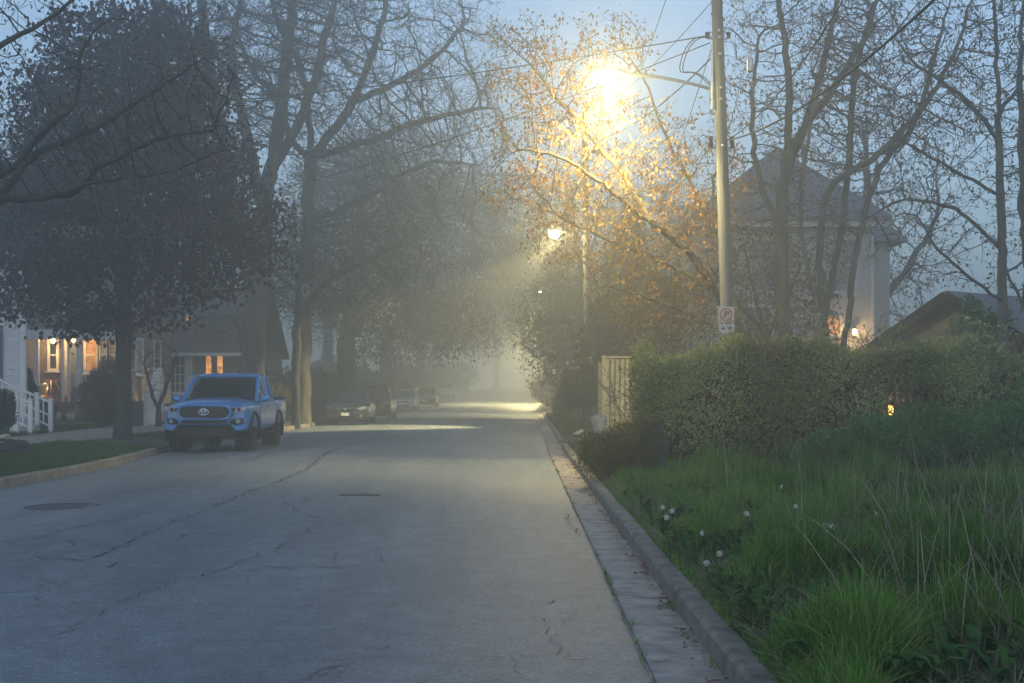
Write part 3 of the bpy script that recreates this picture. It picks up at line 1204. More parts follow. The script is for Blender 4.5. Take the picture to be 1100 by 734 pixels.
def tree(name, label, cat, limbs, ells, seed, n_attr=900, D=0.3, di=2.5, dk=0.5, r0=0.2, tip=0.006, twigs=2, twig_len=0.45,
         leaves=None, bark='bark_grey', group=None, trop=(0, 0, 0.02), cut=None, grav=0.0, jit=0.13, flare=1.35, twig_r=0.03, tsegs=2):
    """leaves: dict(mat, per, size, spread, droop, aspect)"""
    rg = np.random.default_rng(seed)
    pos, par = skeleton(limbs, D)
    if ells:
        attr = envelope(rg, n_attr, ells, cut)
        pos, par = colonize(rg, attr, pos, par, D, di, dk, trop=trop, jit=jit)
    r_, w_ = radii(par, r0, tip * 2.2)
    sel = (r_ < max(twig_r, tip * 3.4)) & (np.arange(len(pos)) > 2)
    tips = np.nonzero(sel)[0]
    if twigs:
        pos, par, tips = add_twigs(rg, pos, par, twigs, twig_len, tsegs, 0.75, grav, sel)
    r_, w_ = radii(par, r0, tip)
    base = np.array(limbs[0][1][0], float)
    hgt_above = pos[:, 2] - base[2]
    fl = (w_ > 0.35 * w_.max())
    r_ = np.where(fl, r_ * (1 + (flare - 1) * np.exp(-np.maximum(hgt_above, 0) / 0.35)), r_)
    root = empty(name, tuple(base), label, cat, group)
    off = base
    V, Fc = tubes(pos, par, r_, w_)
    np_mesh('trunk', V, Fc, M[bark], root, smooth=True, off=off)
    if leaves:
        t = pos[tips]
        per = leaves['per']
        if per < 1:
            t = t[rg.random(len(t)) < per]
            per = 1
        C = np.repeat(t, per, 0) + rg.normal(0, leaves.get('spread', 0.1), (len(t) * per, 3))
        if 'keep' in leaves:
            C = C[leaves['keep'](C)]
        V, Fc = kite_leaves(C, leaves['size'] * rg.uniform(0.55, 1.25, len(C)), leaves.get('droop', 0.2), 0.35, leaves.get('aspect', 0.65), rg)
        clump = 0.5 * rg.random(len(C)) + 0.5 * pnoise(C[:, 0] * 1.7 + C[:, 2], C[:, 1] + C[:, 2] * 1.3, 1.1)
        np_mesh('crown', V, Fc, M[leaves['mat']], root, var=np.repeat(np.clip(clump, 0, 1), 4), off=off)
    return root


def gp(px, Y, dz=-0.08):
    x = (px - VX) / F * Y
    return (x, Y, float(hgt(x, Y)) + dz)


def LP(Y, *pp):
    """photo points (px, py[, dY]) -> world points near depth Y"""
    return [P(q[0], q[1], Y + (q[2] if len(q) > 2 else 0)) for q in pp]

# ------------------------------------------------------------------ left trees
tree('maple_tree', 'dense dark purple-leaved maple standing on the grass strip just before the blue pickup', 'tree',
     [(None, [gp(132, 32), P(132, 400, 32), P(133, 330, 32), P(134, 260, 32.1), P(138, 180, 32), P(132, 100, 32), P(135, 30, 32)]),
      (0, LP(32, (132, 345), (95, 300, -0.8), (55, 270, -1.2), (15, 245, -1.4))),
      (0, LP(32, (133, 330), (175, 285, -0.5), (225, 250, -0.8), (280, 235, -0.6))),
      (0, LP(32, (133, 300), (105, 240, 1.0), (60, 180, 1.6), (30, 130, 1.6))),
      (0, LP(32, (134, 260), (185, 190, 1.0), (215, 130, 1.4), (225, 90, 1.2))),
      (0, LP(32, (138, 180), (165, 110, -1.2), (185, 50, -1.6)))],
     [(P(125, 120, 32), (2.3, 2.4, 2.0)), (P(175, 70, 31.8), (1.6, 1.8, 1.4)), (P(70, 125, 32), (1.2, 1.6, 1.1)), (P(120, 45, 32), (1.5, 1.8, 1.0)), (P(190, 30, 32), (1.1, 1.5, 0.8)),
      (P(205, 165, 32), (1.5, 2.0, 1.2)), (P(135, 205, 31.6), (2.6, 2.6, 0.9)), (P(245, 232, 32), (1.5, 2.0, 0.75)), (P(25, 205, 32), (1.5, 2.0, 1.0)), (P(150, 262, 31), (2.2, 2.0, 0.7)),
      (P(272, 268, 32), (0.95, 1.5, 0.42)), (P(215, 300, 31.6), (1.5, 1.8, 0.5)), (P(60, 285, 31.4), (1.9, 2.2, 0.75)), (P(20, 325, 31), (1.0, 1.5, 0.5)), (P(85, 340, 31.2), (1.1, 1.5, 0.45)), (P(170, 330, 31.4), (0.9, 1.2, 0.3))],
     101, n_attr=2400, D=0.2, di=1.6, dk=0.32, r0=0.2, tip=0.006, twigs=3, twig_len=0.45, bark='bark_dark',
     leaves=dict(mat='purple_leaf', per=6, size=0.14, spread=0.13, droop=0.5, aspect=0.85))

tree('overhanging_tree', 'near tree leaning in from the left edge, mossy limbs with sparse olive young leaves', 'tree',
     [(None, [(-9.0, 14.6, 0.2), (-8.9, 14.7, 1.6), (-8.6, 14.8, 2.9), (-8.3, 14.9, 3.9), (-8.0, 15, 5.2), (-7.8, 15, 6.6)]),
      (0, [(-8.6, 14.8, 2.9)] + LP(15, (-120, 262), (-50, 228), (0, 214), (45, 213), (82, 206), (98, 192), (104, 180), (120, 172), (170, 150), (230, 140))),
      (0, [(-8.3, 14.9, 3.9)] + LP(14.6, (-80, 120), (-20, 66), (20, 38), (60, 15), (90, -10), (140, -50))),
      (0, [(-8.6, 14.8, 2.9)] + LP(15.4, (-100, 250), (-30, 205), (15, 180), (40, 150), (80, 110), (85, 60), (110, 25))),
      (1, LP(15, (0, 214), (40, 165, 0.5), (100, 140, 0.8), (170, 95, 0.8), (220, 60, 0.8))),
      (1, LP(15, (45, 213), (110, 195, -0.4), (180, 185, -0.5), (240, 160, -0.4)))],
     [(P(150, 130, 15.3), (1.35, 1.3, 0.85)), (P(60, 110, 15.3), (1.1, 1.3, 1.0)), (P(225, 110, 15.2), (0.7, 1.0, 0.75)), (P(60, 20, 15), (1.2, 1.2, 0.7)), (P(-60, 100, 15), (1.3, 1.6, 1.6))],
     102, n_attr=800, D=0.12, di=0.9, dk=0.16, r0=0.11, tip=0.0032, twigs=1, twig_len=0.2, bark='bark_dark', twig_r=0.012,
     leaves=dict(mat='olive_leaf', per=2, size=0.05, spread=0.05, droop=0.2, aspect=0.6))

tree('elm_tree', 'massive grey elm trunk rising right behind the blue pickup', 'tree',
     [(None, [gp(272, 46), P(272, 400, 46), P(275, 320, 46), P(283, 230, 46), P(297, 150, 46), P(307, 70, 46), P(318, -30, 46), P(325, -110, 46)]),
      (0, LP(46, (275, 300), (252, 215), (238, 140), (222, 50), (210, -50))),
      (0, LP(46, (283, 230), (262, 130, 2), (250, 60, 2.5), (262, -20, 2.5))),
      (0, LP(46, (290, 185), (330, 110, -1.5), (352, 30, -2), (372, -60, -2)))],
     [(P(270, 10, 46), (4.4, 4, 5.2)), (P(225, 120, 46.5), (2.3, 3, 3.0))],
     103, n_attr=2600, D=0.32, di=3, dk=0.46, r0=0.42, tip=0.008, twigs=3, twig_len=0.6, bark='bark_grey', twig_r=0.04,
     leaves=dict(mat='mist_leaf', per=1, size=0.08, spread=0.12, droop=0.2))

tree('elm_tree', 'spreading elm with a forked trunk and a fan of limbs reaching over the street', 'tree',
     [(None, [gp(326, 53), P(327, 400, 53), P(330, 300, 53), P(331, 215, 53), P(334, 170, 53), P(328, 92, 53), P(315, 55, 53), P(297, 20, 53), P(285, -40, 53)]),
      (0, LP(53, (334, 172), (312, 148), (302, 112), (278, 84), (255, 40), (240, -10))),
      (0, LP(53, (334, 170), (360, 138), (379, 110), (396, 66), (409, 30), (420, -40))),
      (0, LP(53, (334, 172), (396, 152, -1), (441, 134, -2), (495, 120, -2.5), (535, 116, -3))),
      (0, LP(53, (331, 240), (373, 222, -1), (405, 206, -2), (441, 183, -3), (475, 174, -3.4), (515, 178, -4))),
      (2, LP(53, (379, 110), (425, 90, 1), (470, 60, 1.5), (500, 20, 1.5)))],
     [(P(375, 60, 53), (6.6, 5, 5.2)), (P(470, 140, 51), (3.4, 3.5, 2.4)), (P(430, 225, 50), (3.4, 3.0, 1.5))],
     104, n_attr=3600, D=0.34, di=3, dk=0.46, r0=0.28, tip=0.008, twigs=3, twig_len=0.6, bark='bark_grey', twig_r=0.04,
     leaves=dict(mat='mist_leaf', per=1, size=0.085, spread=0.14, droop=0.2))

tree('lime_tree', 'slim trunk with a low olive crown between the pickup and the dark sedan', 'tree',
     [(None, [gp(318, 49), P(318, 400, 49), P(319, 350, 49), P(323, 280, 49), P(330, 220, 49)]),
      (0, LP(49, (319, 350), (345, 310), (385, 285), (430, 262))),
      (0, LP(49, (321, 320), (290, 285), (270, 255)))],
     [(P(355, 290, 49), (3.0, 3, 2.0)), (P(300, 280, 49.5), (1.7, 2.6, 2.0)), (P(415, 270, 50), (2.0, 2.2, 1.3))],
     105, n_attr=1800, D=0.3, di=2.2, dk=0.4, r0=0.17, tip=0.006, twigs=3, twig_len=0.5, bark='bark_dark',
     leaves=dict(mat='mist_leaf', per=3, size=0.11, spread=0.22, droop=0.3))

tree('street_tree', 'broad dark-crowned tree with a thick trunk behind the dark sedan', 'tree',
     [(None, [gp(372, 70), P(372, 410, 70), P(373, 360, 70), P(380, 310, 70), P(388, 240, 70), P(392, 180, 70)]),
      (0, LP(70, (373, 365), (410, 325, -1), (455, 320, -2), (500, 335, -3))),
      (0, LP(70, (376, 340), (345, 300), (315, 275)))],
     [(P(415, 315, 69), (4.3, 4, 2.9)), (P(475, 345, 68), (2.4, 3, 2.2)), (P(405, 370, 67), (1.6, 2.2, 1.2)), (P(390, 220, 70), (4.8, 4.5, 3.6)), (P(330, 300, 70), (2.8, 3, 2.6))],
     106, n_attr=2600, D=0.4, di=3, dk=0.6, r0=0.5, tip=0.01, twigs=3, twig_len=0.65, bark='bark_dark',
     leaves=dict(mat='mist_leaf', per=7, size=0.17, spread=0.3, droop=0.3))

tree('street_tree', 'hazy tree arching over the street beside the silver car', 'tree',
     [(None, [gp(414, 98), P(414, 405, 98), P(418, 350, 98), P(432, 290, 98), P(440, 220, 98)]),
      (0, LP(98, (418, 350), (470, 320, -2), (520, 325, -4)))],
     [(P(465, 300, 97), (6.0, 5, 5.3)), (P(515, 340, 95), (2.8, 3, 2.6)), (P(440, 375, 94), (2.6, 3, 1.8)), (P(420, 200, 98), (6, 5, 5))],
     107, n_attr=2000, D=0.6, di=4, dk=0.8, r0=0.45, tip=0.012, twigs=3, twig_len=0.9, bark='bark_dark',
     leaves=dict(mat='mist_leaf', per=7, size=0.24, spread=0.35, droop=0.3))

tree('street_tree', 'faint fog-veiled tree over the farthest parked cars', 'tree',
     [(None, [gp(452, 135), P(452, 400, 135), P(456, 350, 135), P(470, 290, 135)]),
      (0, LP(135, (454, 370), (500, 330), (535, 335)))],
     [(P(495, 320, 133), (7.0, 6, 6.5)), (P(470, 240, 135), (7, 6, 5))],
     108, n_attr=1400, D=0.8, di=5, dk=1.4, r0=0.45, tip=0.015, twigs=3, twig_len=1.2, bark='bark_dark',
     leaves=dict(mat='mist_leaf', per=8, size=0.32, spread=0.5, droop=0.3))

# weeping little tree before the third house and a bare bush by its steps
tree('weeping_tree', 'small weeping tree with thin arching bare twigs beside the pickup roof', 'tree',
     [(None, [gp(262, 48), P(262, 390, 48), P(258, 355, 48), P(248, 340, 48)])],
     [(P(228, 352, 48), (1.3, 1.2, 0.75)), (P(262, 345, 48), (0.9, 1.2, 0.9))],
     109, n_attr=420, D=0.2, di=1.6, dk=0.3, r0=0.1, tip=0.005, twigs=2, twig_len=0.6, bark='bark_grey', grav=0.5, tsegs=3,
     leaves=dict(mat='mist_leaf', per=0.6, size=0.05, spread=0.05, droop=0.4))
tree('bare_bush', 'leafless many-stemmed bush beside the white steps', 'bush',
     [(None, [gp(170, 41), P(171, 440, 41), P(172, 425, 41)]), (0, LP(41, (171, 445), (162, 415), (155, 390))), (0, LP(41, (171, 440), (182, 405), (190, 380)))],
     [(P(171, 395, 41), (0.75, 0.7, 1.0))],
     110, n_attr=220, D=0.16, di=1.2, dk=0.25, r0=0.09, tip=0.006, twigs=2, twig_len=0.3, bark='bark_dark')

# ------------------------------------------------------------------ right trees
tree('maple_tree', 'copper-leaved young maple leaning over the kerb, lit yellow by the nearest street lamp', 'tree',
     [(None, [gp(803, 27.5), P(797, 380, 27.5), P(786, 315, 27.4), P(762, 240, 27), P(735, 185, 26.8), P(710, 135, 26.6), P(697, 95, 26.5)]),
      (0, LP(27.3, (795, 350), (742, 274, -1.2), (690, 232, -1.8), (640, 192, -2.2), (600, 168, -2.4), (560, 160, -2.2))),
      (0, LP(27.4, (788, 325), (715, 284, -0.3), (655, 258, -0.5), (608, 236, -0.8), (575, 205, -0.8))),
      (0, LP(27, (762, 240), (768, 185), (785, 130), (800, 70))),
      (0, LP(27.5, (796, 370), (730, 332, -0.6), (670, 312, -1.0), (642, 308, -1.2))),
      (1, LP(26, (690, 232), (660, 175), (620, 130), (590, 95)))],
     [(P(650, 200, 26), (2.1, 1.7, 1.9)), (P(700, 285, 26.5), (1.5, 1.5, 1.35)), (P(590, 120, 25.6), (1.45, 1.5, 1.5)), (P(575, 60, 25.6), (1.1, 1.2, 1.0)), (P(660, 50, 26), (0.8, 1.2, 0.7)), (P(560, 190, 25.6), (0.9, 1.0, 0.7)), (P(760, 190, 26.8), (0.9, 1.2, 1.6)), (P(710, 330, 27), (1.3, 1.2, 0.75))],
     201, n_attr=2000, D=0.16, di=1.6, dk=0.26, r0=0.1, tip=0.0036, twigs=2, twig_len=0.28, bark='bark_brown', twig_r=0.016,
     leaves=dict(mat='orange_leaf', per=3, size=0.095, spread=0.07, droop=0.75, aspect=0.5))

tree('bare_tree', 'tall grey-stemmed tree right of the utility pole, hung with brown buds', 'tree',
     [(None, [gp(844, 31), P(841, 340, 31), P(838, 250, 31), P(844, 175, 31), P(848, 95, 31), P(838, 10, 31), P(834, -60, 31)]),
      (0, LP(31, (842, 200), (868, 125), (886, 60), (905, -20))),
      (0, LP(31, (845, 165), (895, 95, -0.6), (930, 35, -1), (950, -30, -1))),
      (0, LP(31, (838, 250), (815, 190, 0.8), (808, 120, 1.2), (815, 40, 1.2)))],
     [(P(860, 40, 31), (2.0, 2, 2.8)), (P(890, 120, 30.6), (1.9, 1.8, 1.7)), (P(820, 190, 31.5), (1.1, 1.3, 1.6)), (P(900, 10, 30.6), (1.8, 1.8, 2.0))],
     202, n_attr=1700, D=0.2, di=2, dk=0.3, r0=0.175, tip=0.005, twigs=3, twig_len=0.34, bark='bark_grey', twig_r=0.018,
     leaves=dict(mat='bud_leaf', per=1, size=0.1, spread=0.06, droop=0.7, aspect=0.5))

tree('bare_tree', 'multi-stemmed pale tree arching to the right in front of the tall grey house', 'tree',
     [(None, [gp(888, 29), P(884, 340, 29), P(880, 275, 29), P(890, 205, 29), P(935, 172, 29), P(972, 138, 29), P(1008, 92, 29), P(1035, 30, 29), P(1050, -40, 29)]),
      (0, LP(29, (884, 350), (893, 300, 0.5), (905, 240, 0.7), (912, 160, 0.7), (918, 90, 0.7), (935, 10, 0.7))),
      (0, LP(29, (884, 345), (868, 290, -0.4), (860, 220, -0.5), (868, 150, -0.5), (880, 90, -0.5))),
      (0, [gp(908, 29.2), P(910, 350, 29.2), P(914, 305, 29.2), P(926, 245, 29.2), P(945, 180, 29.2), P(978, 140, 29.2), P(1002, 70, 29.2), P(1020, 0, 29.2)])],
     [(P(985, 60, 29), (2.1, 1.8, 1.9)), (P(930, 60, 29), (1.5, 1.6, 2.0)), (P(885, 230, 29), (1.1, 1.2, 1.5)), (P(1010, 130, 29), (1.4, 1.5, 1.2))],
     203, n_attr=1250, D=0.2, di=1.9, dk=0.3, r0=0.125, tip=0.005, twigs=3, twig_len=0.34, bark='bark_grey', twig_r=0.018,
     leaves=dict(mat='bud_leaf', per=1, size=0.1, spread=0.06, droop=0.7, aspect=0.5))

tree('young_tree', 'thin straight-trunked tree with spreading twigs beside the low dark garage', 'tree',
     [(None, [gp(1081, 21), P(1078, 350, 21), P(1077, 270, 21), P(1075, 190, 21), P(1072, 100, 21), P(1069, 20, 21), P(1066, -70, 21)]),
      (0, LP(21, (1077, 330), (1045, 300, -0.4), (1010, 270, -0.7), (985, 232, -0.8))),
      (0, LP(21, (1077, 270), (1025, 225, 0.3), (970, 215, 0.5), (930, 235, 0.6))),
      (0, LP(21, (1076, 210), (1020, 180, -0.3), (965, 150, -0.5), (930, 150, -0.5))),
      (0, LP(21, (1074, 150), (1030, 100), (985, 70), (960, 40))),
      (0, LP(21, (1077, 300), (1110, 270), (1150, 220))),
      (0, LP(21, (1073, 120), (1110, 70), (1140, 10)))],
     [(P(1000, 230, 21), (1.25, 1.2, 1.2)), (P(1010, 110, 21), (1.2, 1.2, 1.2)), (P(1100, 120, 21), (1.0, 1.2, 2.4)), (P(1040, 20, 21), (1.2, 1.2, 1.2))],
     204, n_attr=1100, D=0.14, di=1.3, dk=0.22, r0=0.078, tip=0.0036, twigs=2, twig_len=0.26, bark='bark_grey', twig_r=0.011,
     leaves=dict(mat='bud_leaf', per=0.7, size=0.07, spread=0.04, droop=0.6, aspect=0.5))

tree('young_tree', 'slender tree at the right edge with scattered fresh green leaves', 'tree',
     [(None, [gp(1108, 24), P(1104, 330, 24), P(1098, 200, 24), P(1096, 90, 24), P(1100, -60, 24)]),
      (0, LP(24, (1104, 340), (1085, 300), (1070, 260)))],
     [(P(1090, 280, 24), (0.7, 0.9, 1.2)), (P(1095, 90, 24), (0.9, 1, 2.2))],
     205, n_attr=450, D=0.22, di=1.6, dk=0.34, r0=0.09, tip=0.004, twigs=2, twig_len=0.3, bark='bark_dark', twig_r=0.014,
     leaves=dict(mat='green_leaf', per=2, size=0.085, spread=0.07, droop=0.4, aspect=0.65))

tree('street_tree', 'olive tree overhanging the right kerb below the second street lamp', 'tree',
     [(None, [gp(650, 60), P(648, 400, 60), P(642, 350, 60), P(628, 300, 60), P(618, 255, 60)]),
      (0, LP(60, (644, 370), (610, 345), (580, 350), (560, 368)))],
     [(P(612, 355, 60), (2.3, 2.6, 1.9)), (P(645, 330, 60), (2.0, 2.6, 2.2)), (P(590, 395, 58.5), (0.9, 1.3, 1.1)), (P(594, 312, 58.5), (0.95, 1.2, 0.95)), (P(615, 290, 60), (1.5, 1.5, 1.2)), (P(575, 345, 60), (1.0, 1.5, 1.1)), (P(640, 395, 60), (1.7, 2, 1.6))],
     206, n_attr=2000, D=0.32, di=2.4, dk=0.42, r0=0.3, tip=0.007, twigs=3, twig_len=0.5, bark='bark_dark',
     leaves=dict(mat='mist_leaf', per=6, size=0.15, spread=0.22, droop=0.4))

tree('street_tree', 'hazy right-hand tree whose crown meets the elms above the street', 'tree',
     [(None, [gp(604, 88), P(603, 400, 88), P(600, 330, 88), P(590, 260, 88), P(580, 190, 88)]),
      (0, LP(88, (600, 330), (560, 300), (535, 300)))],
     [(P(560, 265, 88), (4.0, 4, 4.2)), (P(600, 320, 88), (2.8, 3.5, 3.0)), (P(575, 360, 88), (1.5, 3, 1.8)), (P(520, 215, 87), (3.0, 3.5, 3.0))],
     207, n_attr=2200, D=0.5, di=3.5, dk=0.65, r0=0.4, tip=0.01, twigs=3, twig_len=0.8, bark='bark_dark',
     leaves=dict(mat='mist_leaf', per=7, size=0.21, spread=0.32, droop=0.3))

tree('street_tree', 'faintest tree closing the right side of the foggy street end', 'tree',
     [(None, [gp(583, 125), P(583, 400, 125), P(580, 350, 125), P(572, 300, 125)])],
     [(P(575, 310, 125), (4.2, 5, 5.5)), (P(560, 340, 125), (2.2, 4, 3.0))],
     208, n_attr=1300, D=0.7, di=5, dk=1.3, r0=0.4, tip=0.014, twigs=3, twig_len=1.1, bark='bark_dark',
     leaves=dict(mat='mist_leaf', per=8, size=0.3, spread=0.45, droop=0.3))

tree('bare_tree', 'thin bare tree standing behind the second street lamp', 'tree',
     [(None, [gp(628, 66), P(627, 380, 66), P(624, 300, 66), P(618, 240, 66), P(612, 190, 66)]),
      (0, LP(66, (624, 300), (640, 250), (648, 205)))],
     [(P(622, 225, 66), (1.6, 1.6, 2.2)), (P(645, 230, 66), (1.0, 1.4, 1.8))],
     209, n_attr=800, D=0.4, di=2.6, dk=0.55, r0=0.13, tip=0.007, twigs=2, twig_len=0.5, bark='bark_dark',
     leaves=dict(mat='mist_leaf', per=3, size=0.12, spread=0.12, droop=0.3))

tree('copper_tree', 'low reddish brown tree screening the tall house wall beside the pole', 'tree',
     [(None, [gp(822, 33), P(820, 370, 33), P(812, 320, 33), P(800, 270, 33)]), (0, LP(33, (820, 370), (850, 310), (865, 270))), (0, LP(33, (818, 360), (780, 310), (760, 280)))],
     [(P(800, 300, 33), (1.6, 1.5, 1.5)), (P(860, 320, 33.4), (1.0, 1.2, 1.2)), (P(745, 330, 33), (0.9, 1.2, 0.9))],
     210, n_attr=2600, D=0.2, di=1.8, dk=0.3, r0=0.09, tip=0.0045, twigs=2, twig_len=0.28, bark='bark_brown', twig_r=0.016,
     leaves=dict(mat='copper_leaf', per=4, size=0.11, spread=0.09, droop=0.5, aspect=0.5))

# generic far trees behind the houses; each copy stands on its own
far = tree('far_tree', 'hazy far tree rising behind the grey shingle house', 'tree',
           [(None, [(0, 0, 0), (0.1, 0, 3), (0.0, 0.2, 6), (0.3, 0, 9), (0.2, 0, 12)]),
            (0, [(0.1, 0, 4), (1.8, 0.5, 6.5), (3.2, 0.8, 9)]), (0, [(0.1, 0, 5), (-1.9, -0.5, 7.5), (-3.0, -0.6, 10)])],
           [((0, 0, 9.5), (4.4, 4.4, 5.0)), ((0.5, 0, 5.5), (3.2, 3.2, 2.2))],
           301, n_attr=1400, D=0.55, di=3.5, dk=0.7, r0=0.38, tip=0.01, twigs=3, twig_len=0.8, bark='bark_dark',
           leaves=dict(mat='mist_leaf', per=1, size=0.2, spread=0.28, droop=0.3))
FAR = [(-17.5, 62, 1.05, 'hazy far tree rising behind the grey shingle house'),
       (-24, 56, 0.95, 'hazy tree between the white house roof and the shingle house'),
       (-21, 84, 1.2, 'blurred tall tree above the third house roof'),
       (-15.5, 104, 1.15, 'grey blurred tree left of the silver car'),
       (-30, 78, 1.1, 'dim tree far behind the purple maple'),
       (8.6, 78, 1.0, 'blurred tree right of the second street lamp'),
       (9.5, 100, 1.15, 'farther blurred tree behind the yew clump'),
       (13.0, 50, 0.85, 'dim tree behind the tall grey house'),
       (-13, 165, 1.3, 'ghostly tree at the left of the street end'),
       (9.5, 165, 1.3, 'ghostly tree at the right of the street end'),
       (-4.5, 235, 1.5, 'last ghostly tree left of the vanishing street'),
       (5.5, 225, 1.5, 'last ghostly tree right of the vanishing street')]
for i, (x, y, s, lab) in enumerate(FAR):
    o = far if i == 0 else copy_tree(far)
    o.location = (x, y, float(hgt(x, y)) - 0.1)
    o.rotation_euler = (0, 0, i * 1.7)
    o.scale = (s, s, s)
    tag(o, lab, 'tree', 'trees fading into the fog')


# ------------------------------------------------------------------ shrubs and hedge
def shrub(name, label, cat, base, ells, n, size, mat, seed, spread=0.06, up=0.3, aspect=0.5, stems=10, dents=0.25, bark='bark_dark', group=None, per=1, tw=0.25):
    rg = np.random.default_rng(seed)
    root = empty(name, base, label, cat, group)
    vol = np.array([e[1][0] * e[1][1] + e[1][1] * e[1][2] + e[1][0] * e[1][2] for e in ells])
    C = []
    for e, k in zip(ells, (n * vol / vol.sum()).astype(int)):
        q = rg.normal(0, 1, (k, 3))
        q /= np.linalg.norm(q, axis=1, keepdims=True)
        lump = 1 + dents * (np.sin(q[:, 0] * 5 + q[:, 2] * 4 + seed) * 0.5 + np.sin(q[:, 1] * 7 + q[:, 2] * 6 + seed * 2) * 0.35)
        q *= (lump * (0.72 + 0.28 * rg.random(k) ** 0.5 - 0.35 * (rg.random(k) < 0.25) * rg.random(k)))[:, None]
        C.append(q * np.array(e[1]) + np.array(e[0]))
    C = np.concatenate(C)
    C = C[C[:, 2] > hgt(C[:, 0], C[:, 1]) + 0.02]
    if per > 1:
        C = np.repeat(C, per, 0) + rg.normal(0, spread, (len(C) * per, 3))
    V, Fc = kite_leaves(C, size * rg.uniform(0.55, 1.3, len(C)), 0, 0.35, aspect, rg, up=up)
    np_mesh('foliage', V, Fc, M[mat], root, var=np.repeat(np.clip(0.6 * rg.random(len(C)) + 0.4 * pnoise(C[:, 0] * 2, C[:, 2] * 2 + C[:, 1], 1.5), 0, 1), 4), off=base)
    mb = MB()
    for i in range(stems):
        e = ells[i % len(ells)]
        a = rg.uniform(0, 6.28)
        t = np.array(e[0]) + np.array(e[1]) * np.array([math.cos(a) * 0.7, math.sin(a) * 0.7, rg.uniform(0.1, 0.85)])
        b0 = np.array(base) + np.array([rg.normal(0, 0.08), rg.normal(0, 0.08), 0])
        m_ = (b0 + t) / 2 + np.array([rg.normal(0, 0.08), rg.normal(0, 0.08), 0.05])
        mb.tube([b0, m_, t], [0.022, 0.014, 0.005], 5)
    mb.build('stems', M[bark], root, smooth=True)
    return root


